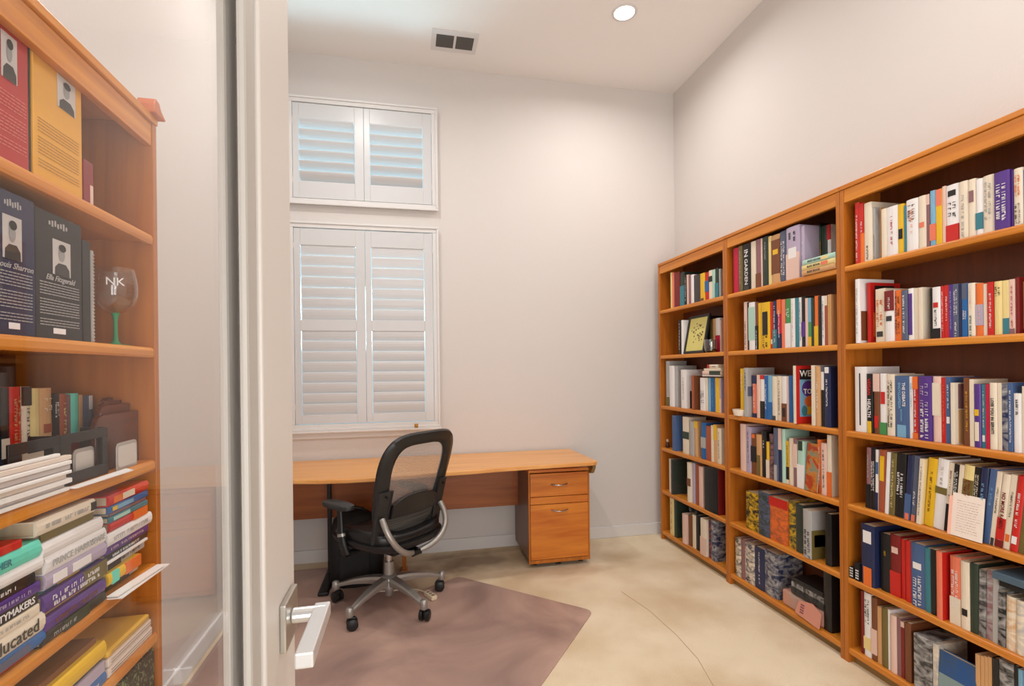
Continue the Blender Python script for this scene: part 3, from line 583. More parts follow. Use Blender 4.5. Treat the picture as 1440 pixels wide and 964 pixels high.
row('mid', 0, 1031, [
 (1038.5, 347, 'c', ''), (1044, 341, 'u', 'tS'), (1055.5, 338, 'K', 'Lk01', {'x': [('IN', 'W', .80, .044, .5), ('GARDEN', 'W', .40, .037, .5)]}), (1063, 335, 'C', ''), (1069.3, 334, 'm', 'Bn03'), (1072.2, 333, 'M', ''), (1081, 331, 'g', 'tS59'), (1084.7, 332, 'y', ''),
 (1097, 330, 't', 'Bn29 LY67', {'pic': [('p', 0, 1, .05, .95, 'ut')]}), (1105.7, 325, 's', 'TW18'), (1124, 318.5, 'p', 'BM05 Tk79 LW46', {'r': .012}), (1131, 318, 'p', 'tW47'), (1141, 319, 'K', 'Bg58', {'u': 1134, 'r': .108}), (1151.3, 320, 'K', 'BG70 LY07', {'r': .108}), (1163.5, 318, 'g', '', {'r': .108}), (1168.5, 315.6, 'W', 'BR70', {'r': .108})])
row('mid', 1, 1046, [
 (1051.2, 424.5, 'M', 'tk06'), (1053, 425, 'K', ''), (1061, 425, 'W', 'Ba29', {'r': .016}), (1066, 424.5, 'n', 'BK05 tW04'), (1070.6, 426, 'Y', ''), (1082.2, 425, 'Y', 'LK38 TK03', {'r': .016}), (1087, 424.5, 'R', 'LC12'), (1092.3, 423, 'N', 'tW BT04'),
 (1098.7, 421, 'c', 'BO70 BN03 tW28'), (1103.7, 421, 'o', ''), (1111.8, 420, 'G', 'BW05 TW68'), (1118, 419.5, 'W', 'tM'), (1123.7, 418.7, 'T', ''), (1127.2, 418, 'W', 'tN'), (1132.6, 417, 'K', 'BP25'), (1136, 419, 'M', ''), (1141, 418.7, 'G', 'Bb50 BY02'), (1145, 418.5, 'g', ''),
 (1151, 416, 'O', 'BY04'), (1155, 416, 'K', ''), (1159.5, 416, 'W', 'tk'), (1163.6, 415.5, 'e', 'BC80'), (1169, 414, 't', 'tY')])
row('mid', 2, 1041, [
 (1045.8, 518, 'Y', 'tW59'), (1051.6, 517, 'S', 'tK59', {'r': .006, 'd': .175, 'pic': [('p', 0, .5, .42, .62, 's')]}), (1064, 527.6, 'o', 'BN80 BN01 tW28', {'u': 1058.2, 'r': .026}), (1069, 527, 'M', ''), (1075, 527, 'W', 'BK04 BR90'), (1080, 528, 'B', 'tW28'), (1085.6, 528, 'b', 'BB04'), (1092.2, 529, 'C', 'Lk01'),
 (1099.5, 528.6, 'C', 'tk'), (1106, 529, 'W', 'Bn04 LK13'), (1109, 529, 'M', ''), (1115.5, 528, 'B', ''), (1119.6, 514, 'C', '', {'r': -.004, 'd': .17, 'pic': [('p', 0, 1, 0, 1, 'R'), ('p', .22, .86, .56, .94, 'b')] if 0 else [('p', 0, 1, 0, 1, 'R')]}),
 (1145, 513.5, 'C', '', {'u': 1141, 'r': .01}), (1152.6, 514.7, 't', 'tW28', {'r': .016}), (1159, 514, 's', 'BK06 BW69'), (1168, 516, 'N', 'tW38 LW90')])
row('mid', 3, 1041, [
 (1048.7, 596, 'M', ''), (1056.3, 600, 'p', 'tK29'), (1063.6, 610, 'n', 'BK37 LO90'), (1070.9, 611, 't', 'Lu05'), (1077.6, 606, 'K', 'tW68'), (1081.8, 621, 'Y', 'BC05'), (1087.6, 610, 'mK', ''), (1094, 601.5, 's', 'LS03'), (1099.4, 602, 'N', 'BM60'), (1103.8, 603, 'a', ''),
 (1109.6, 619.6, 'Y', 'BK14 BC01 tK49', {'r': .028}), (1115.8, 616, 'C', ''), (1121, 617, 'm', 'BM49'), (1131, 620, 'a', 'BW05 Lg80'), (1154.5, 618, 'O', 'tW', {'u': 1150, 'r': .03}), (1162.8, 623, 'M', 'tk'), (1169, 610, 'C', 'BO04')])
row('mid', 4, 1049, [
 (1066.5, 692.5, 'KY', ''), (1082, 692, 'sg', ''), (1107, 701, 'Oe', 'BR80'), (1119, 703, 'gY', '', {'r': .03}), (1129.3, 709, 'gk', ''), (1141.5, 717, 'S', 'TK06', {'r': .004, 'pic': [('p', 0, 1, 0, .6, 'u'), ('p', .1, .8, .25, .5, 'Y')]}), (1169, 722, 'K', '', {'u': 1160})])
row('mid', 5, 1034, [(1042, 757, 'CK', ''), (1047.8, 758, 'm', ''), (1060.8, 764.5, 'CN', ''), (1075.5, 770, 'N', 'tW'), (1093.5, 776, 'NS', ''), (1169, 800, 'K', '', {'u': 1158})])
row('far', 0, 943, [
 (945.3, 383, 'y', ''), (948, 383, 'o', ''), (956, 383, 'r', ''), (962.6, 382.8, 'g', 'BT06'), (966, 386, 'K', 'tW'), (968.2, 386, 'M', ''), (971.6, 386, 'm', ''), (975.8, 386, 'W', ''), (984.7, 386, 'k', ''), (991.2, 384, 'Y', 'Ln01'), (996.8, 383, 'R', 'BB37'), (1001.6, 380, 'C', 'BK68'), (1005.8, 379, 'a', ''), (1010.6, 377, 'g', 'BT05'), (1013.6, 378, 'S', '')])
row('far', 1, 954, [(958, 450, 'K', 'tW'), (961, 450, 'W', ''), (998, 444, 'K', '', {'u': 992, 'r': .088}), (1002, 449, 'u', '', {'r': .088}), (1006.3, 448, 't', '', {'r': .088}), (1012.5, 447, 'W', 'Bc05', {'r': .088}), (1014.5, 450, 'M', '', {'r': .088})])
row('far', 2, 936.5, [
 (941.3, 507.5, 'S', 'Bu02'), (947.2, 514, 'W', '', {'r': .012}), (953, 514, 'S', ''), (965, 519.6, 'W', 'tk28', {'u': 957.5, 'r': .012, 'pic': [('p', .2, 1, 0, .45, 'K')]}), (976.2, 528, 'e', '', {'u': 972.5, 'r': .006, 'pic': [('p', 0, 1, 0, 1, 'n')]}), (992, 531, 'W', 'TK26', {'u': 984.5}), (995.2, 531, 'C', ''), (999.3, 531, 'b', ''), (1005.6, 531, 'B', 'tb'), (1011.6, 531, 'Y', ''), (1014.5, 531, 'p', 'BM04')])
row('far', 3, 945, [(950.6, 584, 'l', '', {'r': .012}), (968.6, 586, 'C', 'Bg46', {'u': 960}), (976, 592, 'S', '', {'u': 970}), (981, 592, 't', 'BY80'), (992.6, 594, 'B', 'BS36', {'u': 986}), (999.6, 599, 'e', ''), (1004, 598, 'C', ''), (1008, 597, 't', 'BY60'), (1014.3, 602, 'C', 'tk')])
row('far', 4, 941, [(943.6, 645, 'C', ''), (946.5, 646, 'k', '', {'r': .008, 'd': .17, 'pic': [('p', 0, 1, 0, 1, 'gk')]}), (971, 650, 'C', 'Bn46', {'u': 966.3, 'r': .01}), (977.6, 651, 'p', '', {'u': 974}), (982.7, 653, 'e', '', {'u': 978.5}), (988.6, 656, 'M', ''), (1010, 658, 'K', '', {'u': 990.5, 'r': .012, 'pic': [('p', 0, 1, 0, 1, 'r')]})])
row('far', 5, 942, [(948, 699, 'y', 'tn'), (952, 702, 'g', '', {'r': .02}), (965, 722.7, 'M', '', {'u': 959.5, 'r': .006}), (973.6, 724, 'n', ''), (978.6, 724, 'C', ''), (983.8, 724, 'K', ''), (993, 729.5, 'C', 'BM05', {'u': 985, 'r': .006}), (1000, 731.5, 'Ne', ''), (1006.6, 731.5, 'NS', '')])

# ---- books standing at the back of the third shelf of the left bookcase (spines face +x)
def lrow(si, items, X, dep=.17):
    z = LS[si]; prev = None; k = 0
    for (ul, ur, vt, c, spec, *ex) in items:
        ya = onx(X, ul, 560)[0]; yb = onx(X, ur, 560)[0]
        if prev is not None: ya = max(ya, prev+.0006)
        prev = yb; h = onx(X, (ul+ur)/2, vt)[1]-z; k += 1
        M = Matrix.Translation((X, yb, z+.0004)) @ Matrix.Rotation(pi, 4, 'Z')
        place_book(M, yb-ya, h, dep, c, spec.split(), dict(case='left', shelf='third', idx=k, kind='stand', group='books standing behind the organiser in the left bookcase'), ex[0] if ex else None)
lrow(2, [(-16, -2, 545, 'g', ''), (1, 12.5, 545, 'K', 'BC35'), (14, 30, 544, 'R', 'Tt'), (31, 42.5, 543.5, 'C', 'Bk80 tk18'), (42.7, 56, 546, 'y', 'to24'), (56.3, 73.5, 545.5, 't', 'Le56 TC79'), (75, 83.3, 553, 'K', 'TW79 TO05'), (83.5, 94, 553.6, 'e', 'ty'),
         (94.2, 99, 555, 'm', 'BR24'), (99.3, 111, 553, 'q', 'BR24'), (111.2, 116, 555, 't', 'BY04'), (116.2, 123, 556, 's', ''), (123.2, 130.5, 556, 's', 'LW80')], XL-.125)

# ---- lying stacks
def stack(case, X, yv, z, items, sh, grp, dp=None):
    """items bottom to top: (thickness, length, colour, spec, shift along the shelf, recess, text)"""
    k = 0
    for it in items:
        t, L, c, spec, dy, rc_ = it[:6]; ex = it[6] if len(it) > 6 else None; k += 1; z += t+.0004
        if case == 'left': M = Matrix.Translation((X-rc_, yv-dy, z)) @ Matrix.Rotation(pi, 4, 'Z')
        else: M = Matrix.Translation((X+rc_, yv+dy, z))
        M = M @ Matrix.Rotation(-pi/2, 4, 'X'); dep = dp or (.165 if case == 'left' else .14)
        tx = [(s, cc, fz, fs, fy) for (s, cc, fz, fs, fy) in ex] if ex else None
        place_book(M, t, L, dep, c, spec.split(), dict(case=case, shelf=sh, idx=k, kind='stack', group=grp), tx)
    return z
zS = LS[3]+.0002
g = 'books lying in the left stacks of the left bookcase'
# rows are anchored at their far end; local z runs towards the camera
stack('left', XL-.004, 1.030, zS, [(.008, .17, 'R', '', .02, .01), (.022, .19, 'B', 'Ls29', .0, 0), (.033, .19, 'C', '', .0, .0, [('Educated', 'k', .38, .030, .5)]), (.018, .185, 'C', 'tS', .012, 0), (.020, .185, 'K', '', .012, .002, [('TYMAKERS', 'W', .26, .016, .5)]),
   (.018, .18, 'P', 'tp', .008, 0), (.019, .18, 'K', 'tW29', .018, .002), (.022, .185, 'W', '', .003, 0), (.030, .19, 'q', '', .008, 0, [('ARCHER', 'T', .52, .016, .5)]), (.014, .16, 'R', '', .05, 0)], 'fourth', g)
g = 'books lying in the middle stack of the left bookcase'
stack('left', XL-.004, 1.213, zS, [(.021, .185, 'K', 'Bg37 tS59', .004, 0), (.026, .18, 'P', 'tn', .004, 0), (.008, .17, 't', '', .006, .01), (.032, .185, 'P', 'Bu04 TW', .0, .0), (.008, .16, 'T', 'BY37', .018, .012), (.027, .18, 'p', 'LW36 LW79', .0, 0),
   (.031, .180, 'W', '', .0, 0, [('PRINCE HARRY', 'S', .60, .017, .5), ('SPARE', 'S', .17, .017, .5)]), (.026, .175, 'W', '', .012, 0), (.016, .15, 'u', '', .03, .006), (.027, .165, 'C', 'tS LK01', .035, .0)], 'fourth', g)
g = 'books lying in the right stack of the left bookcase'
stack('left', XL-.004, 1.405, zS, [(.024, .12, 'K', 'LS03', .03, .02), (.026, .13, 'Y', 'BO05 Bq79', .055, .0), (.020, .17, 'S', 'tk BK69', .01, .012), (.006, .17, 'W', '', .02, .0), (.013, .17, 'K', 'TW29', .012, .004), (.017, .18, 'P', 'tM', .008, .004), (.028, .185, 'W', 'tS', .0, 0),
   (.021, .155, 'R', 'BO04', .018, .002), (.012, .16, 'T', 'La59', .018, .0), (.008, .15, 'm', '', .02, .003), (.015, .165, 'B', 'Lb48 LY89', .017, .0), (.023, .165, 'R', 'LC47 LO79', .015, .0)], 'fourth', g)
g = 'books lying on the fifth shelf of the left bookcase'
stack('left', XL-.006, 1.212, LS[4]+.0002, [(.026, .19, 'B', 'tW', -.0, 0), (.024, .18, 's', 'Bp05', .002, .003), (.006, .17, 'K', '', .0, .01), (.034, .2, 'Y', '', .0, 0), (.012, .18, 'n', '', .01, .012)], 'fifth', g)
stack('left', XL-.006, .985, LS[4]+.0002, [(.03, .17, 'K', 'tW', .0, 0), (.02, .17, 'B', '', .0, 0), (.03, .17, 'm', '', .0, 0)], 'fifth', g)

g = 'books lying across the third shelf of the far bookcase'
yv = onx(XB, 1013, 528)[0]
zb = onx(XB+.02, 1000, 529)[1]
stack('far', XB, yv+.002, zb, [(.010, .19, 'W', '', .01, .008), (.024, .19, 'M', 'Bg06', .002, .004), (.016, .175, 'C', '', .004, .006), (.024, .11, 'C', 'BR80 tK18', .04, .012)], 'third', g)
g = 'three board books lying at the right end of the top shelf'
yv = CASES['mid'][0]-WC+.024
stack('mid', XB-.002, yv, SH[0]+.0002, [(.025, .19, 't', '', .0, 0, [('BUSY BOOK', 'k', .62, .014, .5)]), (.024, .19, 'y', 'Lo24', .0, 0, [('BUSY BOOK', 'k', .62, .014, .5)]), (.024, .185, 'a', 'Ly24', .0, 0, [('BUSY BOOK', 'k', .62, .014, .5)])], 'top', g, .100)
yv = onx(XB, 1153, 830)[0]
g = 'dark books stacked on the bottom shelf of the middle bookcase'
zz = stack('mid', XB+.02, yv, SH[5]+.085, [(.030, .20, 'Kk', 'LS09' if 0 else '', .0, 0), (.030, .20, 'kS', '', .003, .004), (.022, .19, 'K', '', .004, .0)], 'bottom', g)

# ------------------------------------------------------------------ labels for the books
NUM = ['first', 'second', 'third', 'fourth', 'fifth', 'sixth', 'seventh', 'eighth', 'ninth', 'tenth', 'eleventh', 'twelfth', 'thirteenth', 'fourteenth', 'fifteenth', 'sixteenth', 'seventeenth', 'eighteenth', 'nineteenth', 'twentieth',
       'twenty-first', 'twenty-second', 'twenty-third', 'twenty-fourth', 'twenty-fifth', 'twenty-sixth', 'twenty-seventh', 'twenty-eighth']
def cn(c): return PAL[c][0] if len(c) == 1 else '%s and %s' % (PAL[c[0]][0], PAL[c[1]][0])
for b in BOOKS:
    f = ''
    for s in b['sp']:
        if s[0] == 'B': f = ' with %s %s' % (PAL[s[1]][0], 'foot' if s[2] == '0' or (s[2] == '1' and int(s[3]) < 5) else 'top' if s[3] == '0' else 'band'); break
        if s[0] == 'L': f = ' with %s spine label' % PAL[s[1]][0]; break
        if s[0] in 'tT': f = ' with %s lettering' % PAL[s[1]][0]; break
    b['look'] = ('thick ' if b['t'] > .034 else 'thin ' if b['t'] < .011 else '')+cn(b['c'])+' book'+f
rows_ = {}
for b in BOOKS: rows_.setdefault((b['group'], b['kind'], round(b['o'].matrix_world.translation.y, 1) if b['kind'] == 'stack' and b['shelf'] == 'fifth' else 0), []).append(b)
for k, lst in rows_.items():
    for i, b in enumerate(lst):
        pv = lst[i-1] if i else None; nx = lst[i+1] if i+1 < len(lst) else None
        st_ = b['kind'] == 'stack'
        w_ = {'near': 'nearest bookcase', 'mid': 'middle bookcase', 'far': 'far bookcase', 'left': 'left bookcase'}[b['case']]; pl = '%s shelf, %s' % (b['shelf'], w_)
        rel = ('on top of the %s one' if st_ else 'right of the %s one') % cn(pv['c']) if pv else ('lowest in its stack' if st_ else 'leftmost standing')
        col_ = {'books lying in the left stacks of the left bookcase': 'left stack', 'books lying in the middle stack of the left bookcase': 'middle stack', 'books lying in the right stack of the left bookcase': 'right stack'}.get(b['group'], pl)
        if col_ != pl: col_ += ', left bookcase'
        b['cands'] = ['%s %s, %s' % (b['look'], rel, col_), '%s %s, %s' % (b['look'].replace(' book', ' book', 1), ('%s from bottom' if st_ else '%s from left') % NUM[i], col_)]
from collections import Counter
ct = Counter(b['cands'][0] for b in BOOKS)
for b in BOOKS:
    s = b['cands'][0]
    if ct[s] > 1 or len(s.split()) > 16: s = b['cands'][1]
    if len(s.split()) > 16: s = s.replace(b['look'], cn(b['c'])+' book')
    tag(b['o'], s, 'book')

# ------------------------------------------------------------------ other things on the right shelves
def face(X): return Matrix(((0, 0, -1, X), (-1, 0, 0, 0), (0, 1, 0, 0), (0, 0, 0, 1)))
# handwritten card
ya, za = onx(XB+.004, 1334, 684); yb, zb = onx(XB+.004, 1383, 750)
c = thing('greeting_card', 'handwritten white card leaning against the books on the nearest fourth shelf', 'card', (XB+.003, (ya+yb)/2, SH[3]+.0005))
Mt = Matrix.Rotation(radians(6), 4, 'Y'); hw = (ya-yb)/2-.004; hh = .150
MB().box(0, .0012, -hw, hw, .001, hh, 0, Mt).build('front_sheet', mat('card_stock', (240, 226, 214), .7), c)
MB().box(-.010, .0, -.0008, 0, .001, hh*.92, 0, Mt @ Matrix.Translation((0, hw, 0)) @ Matrix.Rotation(radians(-25), 4, 'Z')).build('folded_back', mat('card_back', (226, 170, 150), .7), c)
m = MB()
for i in range(13):
    z = hh-.024-i*.0088; y = hw-.016
    while y > -hw+.02:
        L = rnd.uniform(.004, .014); m.box(-.0004, 0, y-L, y, z-.0006+rnd.uniform(-.0005, .0005), z+.0003, 0, Mt); y -= L+rnd.uniform(.002, .004)
m.build('handwriting', mat('pale_ink', (170, 128, 116), .7), c)
# small boxes on the nearest fifth shelf
for i, (u0, u1, vt) in enumerate(((1189.5, 1200, 794), (1201.8, 1208, 790))):
    y1_, zt = onx(XB+.006, u0, vt); y0_, _ = onx(XB+.006, u1, vt); y1_ = min(y1_, CASES['near'][0]-.022)
    o = thing('card_box', ('wider', 'narrower')[i]+' tiny black box with white print, left end of nearest fifth shelf', 'box', (XB+.006, y0_, SH[4]+.0004), group='tiny black boxes on the nearest fifth shelf')
    w_ = y1_-y0_; MB().box(0, .06, .0005, w_-.0005, 0, zt-SH[4]).build('box_body', BLK, o, .0008)
    m = MB()
    for j in range(4):
        for q in range(3): m.box(-.0006, -.0002, w_*(.15+q*.25), w_*(.32+q*.25), .008+j*.011, .014+j*.011)
    m.build('lettering', colm('W'), o)
# folder and black tray lying on the near fifth shelf books
yv = onx(XB+.01, 1398, 800)[0]; zt = onx(XB+.02, 1412, 826)[1]
o = tag(MB().box(XB+.012, XB+.17, yv-.16, yv-.012, zt+.004, zt+.022).build('file_tray', BLKM, None, .003), 'flat black tray lying on top of the dark books, nearest fifth shelf', 'tray')
o = tag(MB().box(XB+.006, XB+.18, yv-.185, yv+.004, zt+.0235, zt+.048).build('folder', mat('folder_blue', (74, 96, 112), .5), None, .002), 'grey-blue folder lying on the black tray, nearest fifth shelf', 'folder')
# pink booklet on third near shelf
y2 = onx(XB, 1246, 606)[0]; y1_ = onx(XB, 1277, 606)[0]
# bottom near shelf: leaning patterned magazine box and flat blue book
y2 = onx(XB+.01, 1284, 900)[0]; y1_ = onx(XB+.01, 1309, 900)[0]
Mm = Matrix.Translation((XB+.012, y1_, SH[5]+.0006))
o = thing('magazine_stack', 'grey patterned bundle of magazines with pale edge standing on the nearest bottom shelf', 'magazines', M=Mm)
tw = y2-y1_; zt = onx(XB+.01, 1284, 889)[1]-SH[5]
MB().box(0, .15, .001, tw, 0, zt).build('magazine_cover', colm('kS'), o, .002); MB().box(.006, .145, -.018, .0005, 0, zt*.98).build('page_edge', colm('CS'), o, .002)
y2 = onx(XB+.01, 1317, 945)[0]; y1_ = onx(XB+.01, 1370, 945)[0]
o = thing('picture_book', 'blue picture book facing out with a pale lower band on the nearest bottom shelf', 'book', (XB+.012, y1_, SH[5]+.0022), group='books on the bottom shelf of the nearest bookcase')
hb_ = onx(XB+.012, 1340, 925)[1]-SH[5]; pb_ = hb_-(onx(XB+.012, 1340, 925)[1]-onx(XB+.012, 1340, 957)[1]); Ml = Matrix.Rotation(radians(4), 4, 'Y')
MB().box(0, .002, .001, y2-y1_-.001, pb_, hb_, 0, Ml).box(.018, .020, .001, y2-y1_-.001, .0, hb_, 0, Ml).build('cover', noisemat('blue_cover', (30, 80, 140), (60, 80, 100), (12, 12, 12), 4), o)
MB().box(0, .002, .001, y2-y1_-.001, .001, pb_-.0003, 0, Ml).build('cover_band', mat('pale_edge', (130, 150, 150), .7), o)
MB().box(.0022, .0178, .002, y2-y1_-.002, .001, hb_-.003, 0, Ml).build('pages', PAPER, o)

# crouching orange front-facing magazine, middle fourth shelf
y2, zt = onx(XB+.018, 1132.5, 622); y1_ = onx(XB+.018, 1149.5, 640)[0]
o = thing('magazine', 'orange and grey-green illustrated magazine facing out on the middle fourth shelf', 'magazine', (XB+.012, y1_, SH[3]+.0012))
Mt = Matrix.Rotation(radians(5), 4, 'Y'); MB().box(0, .003, .001, y2-y1_, .001, zt-SH[3], 0, Mt).build('cover', noisemat('magazine_picture', (168, 60, 30), (122, 132, 112), (9, 9, 12), 3, .44, .56, .4, 1.2, c3=(190, 120, 40)), o)
MB().box(.0032, .006, .002, y2-y1_-.001, .002, zt-SH[3]-.003, 0, Mt).build('pages', WPAPER, o)
# red picture magazine "WE ... TOO" title on the red book's cover
for bb in BOOKS:
    if bb['case'] == 'mid' and bb['shelf'] == 'third' and abs(bb['h']-(onx(XB-.004, 1117, 514)[1]-SH[2])) < .003 and bb['c'] == 'C' and bb['o'].matrix_world.translation.x < XB:
        r_ = bb['o']; h_ = bb['h']; bb['o']['label'] = 'tall red picture book facing half out with purple and orange cover, third shelf, middle bookcase'
        cm = MB().box(.020, .135, -.0012, -.0005, h_*.12, h_*.94).build('cover_picture', colm('b'), r_)
        MB().box(.020, .135, -.0016, -.0011, h_*.76, h_*.94).build('title_panel', BLK, r_)
        for (cx, cz, rx, rz, cc) in ((.072, .60, .040, .14, 'P'), (.080, .38, .034, .10, 'O'), (.078, .22, .036, .07, 'Y'), (.045, .22, .016, .09, 'T')):
            p = [(cx+rx*cos(2*pi*i/20), h_*(cz+rz*sin(2*pi*i/20))) for i in range(20)]
            MB().prism(p, 0, .0004, 0, Matrix(((1, 0, 0, 0), (0, 0, -1, -.0013-.0004*('POYT'.index(cc))), (0, 1, 0, 0), (0, 0, 0, 1)))).build('cover_picture', colm(cc), r_)
        Mx = lambda x, z: Matrix(((1, 0, 0, x), (0, 0, -1, -.0032), (0, 1, 0, z), (0, 0, 0, 1)))
        text_mesh('title', 'WE', .042, WPAPER, r_, Mx(.052, h_*.86), .001); text_mesh('title', 'TOO', .034, WPAPER, r_, Mx(.078, h_*.55), .001)
# small cream box, middle third shelf
y2 = onx(XB+.004, 1030, 578)[0]; y1_ = onx(XB+.004, 1045, 578)[0]; y2 = min(y2, CASES['mid'][0]-.024)
o = thing('small_dish', 'small cream open dish at the left of the middle third shelf', 'dish', (XB+.028, (y1_+y2)/2, SH[2]+.0004))
m = MB(); rr = (y2-y1_)/2; m.lathe([(rr*.82, 0), (rr, .032), (rr, .036), (rr*.93, .036), (rr*.76, .006), (.0001, .005)], 24); m.f = m.f[:-1]; m.m = m.m[:-1]; m.build('dish_bowl', mat('cream_ceramic', (236, 222, 204), .4), o, 0, True)
# pink wrapped pack, middle bottom shelf
pk = mat('pink_pack', (206, 140, 122), .3)
y2 = onx(XB, 1095, 840)[0]; y1_ = onx(XB, 1152, 840)[0]
o = thing('wrapped_pack', 'pink plastic-wrapped pack under the dark books on the middle bottom shelf', 'packet', (XB+.02, y1_, SH[5]+.0005))
MB().box(0, .15, .002, y2-y1_, 0, .080).build('pack_body', noisemat('pink_wrap', (196, 136, 116), (176, 150, 138), (9, 9, 9), 3, rough=.25), o, .010)
o = thing('envelope', 'pink envelope with dark writing leaning on the wrapped pack on the middle bottom shelf', 'envelope', (XB-.006, y1_-.002, SH[5]+.0005))
Mt = Matrix.Rotation(radians(12), 4, 'Y'); MB().prism(rc([(0, .0), (.15, .012), (.14, .075), (.06, .095), (0, .07)], .006, 3), 0, .004, 0, Mt @ Matrix(((0, 0, 1, 0), (1, 0, 0, 0), (0, 1, 0, 0), (0, 0, 0, 1)))).build('envelope_body', pk, o)
m = MB()
for j in range(4):
    for q in range(4): m.box(-.0006, -.0001, .118-q*.006, .122-q*.006, .024+j*.012, .031+j*.012, 0, Mt)
m.build('handwriting', mat('dark_ink', (110, 50, 70), .6), o)
# framed picture and glass cup, far second shelf
y2 = onx(XB+.02, 962, 470)[0]; y1_ = onx(XB+.02, 990, 470)[0]
o = thing('framed_picture', 'black-framed picture with yellow ground leaning on the far second shelf', 'picture frame', (XB+.012, y1_, SH[1]+.0034))
fwid, fh, Mt = y2-y1_, .262, Matrix.Rotation(radians(11), 4, 'Y')
f_ = MB(); f_.box(0, .014, 0, fwid, 0, .016, 0, Mt).box(0, .014, 0, fwid, fh-.016, fh, 0, Mt).box(0, .014, 0, .016, .016, fh-.016, 0, Mt).box(0, .014, fwid-.016, fwid, .016, fh-.016, 0, Mt)
f_.build('frame', BLKP, o, .001); MB().box(.006, .012, .016, fwid-.016, .016, fh-.016, 0, Mt).build('picture', mat('yellow_ground', (214, 204, 120), .5), o)
m = MB()
for i in range(34):
    yy = fwid*(.2+.6*rnd.random()); zz_ = fh*(.15+.65*abs(1-abs(yy/fwid-.45)*1.4)*rnd.random())
    pp = [(yy+cos(k*pi/3+i)*rnd.uniform(.003, .009), zz_+.03+sin(k*pi/3+i)*rnd.uniform(.003, .008)) for k in range(6)]
    m.prism(pp, .0052-.00001*i, .0058, 0, Mt @ Matrix(((0, 0, 1, 0), (1, 0, 0, 0), (0, 1, 0, 0), (0, 0, 0, 1))))
m.build('drawing', mat('drawing_ink', (96, 70, 60), .6), o)
yc = onx(XB+.02, 997, 480)[0]
o = thing('glass_tumbler', 'clear glass tumbler with dark base beside the framed picture, far second shelf', 'glass', (XB+.0, 0, 0)); o.location = (XB+.044, onx(XB+.044, 999.5, 480)[0], SH[1]+.0005)
m = MB(); m.lathe([(.030, 0), (.038, .01), (.042, .05), (.040, .085), (.038, .085), (.040, .05), (.036, .012), (.0001, .010)], 24); m.f = m.f[:-1]; m.m = m.m[:-1]; m.build('glass_wall', CUP, o, 0, True)
MB().lathe([(.028, .0105), (.034, .012), (.036, .024), (.0001, .026)], 20).build('dark_contents', mat('dark_green_wax', (16, 30, 22), .4), o, 0, True)
# small things on the far shelves
yb_ = onx(XB+.03, 940.5, 622)[0]
o = thing('figurine', 'tiny dark figurine with a pale face at the left of the far fourth shelf', 'figurine', (XB+.04, CASES['far'][0]-.044, SH[3]+.0005))
MB().lathe([(.014, 0), (.016, .006), (.012, .03), (.007, .04), (.0001, .041)], 16).build('figurine_body', mat('dark_brown_wood', (62, 26, 18), .5), o, 0, True)
MB().lathe([(.0001, .038), (.009, .043), (.011, .052), (.008, .062), (.0001, .065)], 16).build('figurine_head', mat('pale_face', (200, 170, 150), .6), o, 0, True)
yb_ = onx(XB+.03, 969, 716)[0]
zt = max([b['h'] for b in BOOKS if b['case'] == 'far' and b['shelf'] == 'bottom' and b['c'] in 'nCKM' and .0 < b['o'].matrix_world.translation.y-onx(XB, 985, 730)[0] < .12] or [.15])
o = thing('camera', 'black camera lying on top of the books, far bottom shelf', 'camera', (XB+.025, onx(XB+.03, 981, 716)[0], SH[5]+zt+.002))
MB().box(0, .06, 0, .10, 0, .030).box(.01, .05, .035, .07, .030, .036).build('camera_body', BLKP, o, .004)
MB().tube([(.001, .055, .0155), (-.014, .055, .0155)], [.014, .013], 18).build('lens', BLKM, o, 0, True); MB().tube([(-.0145, .055, .0155), (-.0155, .055, .0155)], [.009, .008], 16).build('lens_glass', mat('lens_glass', (60, 66, 90), .1), o)
o = tag(MB().prism([(XB+.002, onx(XB, 960, 765)[0]), (XB+.002, onx(XB, 996, 772)[0]), (XB+.06, onx(XB, 996, 772)[0]+.01), (XB+.06, onx(XB, 960, 765)[0])], SH[5]+.0006, SH[5]+.0035).build('cardboard_sheet', mat('cardboard', (196, 122, 50), .7), None), 'flat orange-brown cardboard sheet lying on the far bottom shelf in front of the books', 'cardboard')

# ------------------------------------------------------------------ left bookcase contents
def lx(u, v, X): return onx(X, u, v)
def portrait(o, y0, y1, z0, z1, X, seed):
    """black and white head-and-shoulders photo; frame local y to the camera's right is -y"""
    MB().box(X, X+.0008, y0, y1, z0, z1).build('photo', mat('photo_ground', (196, 190, 186), .6), o)
    w, h = y1-y0, z1-z0; cx = (y0+y1)/2; T_ = Matrix(((0, 0, 1, X), (1, 0, 0, 0), (0, 1, 0, 0), (0, 0, 0, 1)))
    def ell(a, b, ra, rb, cc, k, nm): MB().prism([(cx+a*w+ra*w*cos(2*pi*i/18), z0+b*h+rb*h*sin(2*pi*i/18)) for i in range(18)], -.0004*k-.0002, -.0004*k, 0, T_).build(nm, mat('photo_%d' % cc, (cc, cc-2, cc-4), .6), o)
    MB().prism([(cx-.42*w, z0), (cx+.42*w, z0), (cx+.40*w, z0+.22*h), (cx+.2*w, z0+.34*h), (cx-.2*w, z0+.34*h), (cx-.4*w, z0+.2*h)], -.0006, -.0003, 0, T_).build('photo', mat('photo_60', (60, 58, 56), .6), o)
    ell(seed, .60, .17, .20, 150, 2, 'photo'); ell(seed*.5-.01, .79, .20, .11, 40, 3, 'photo')
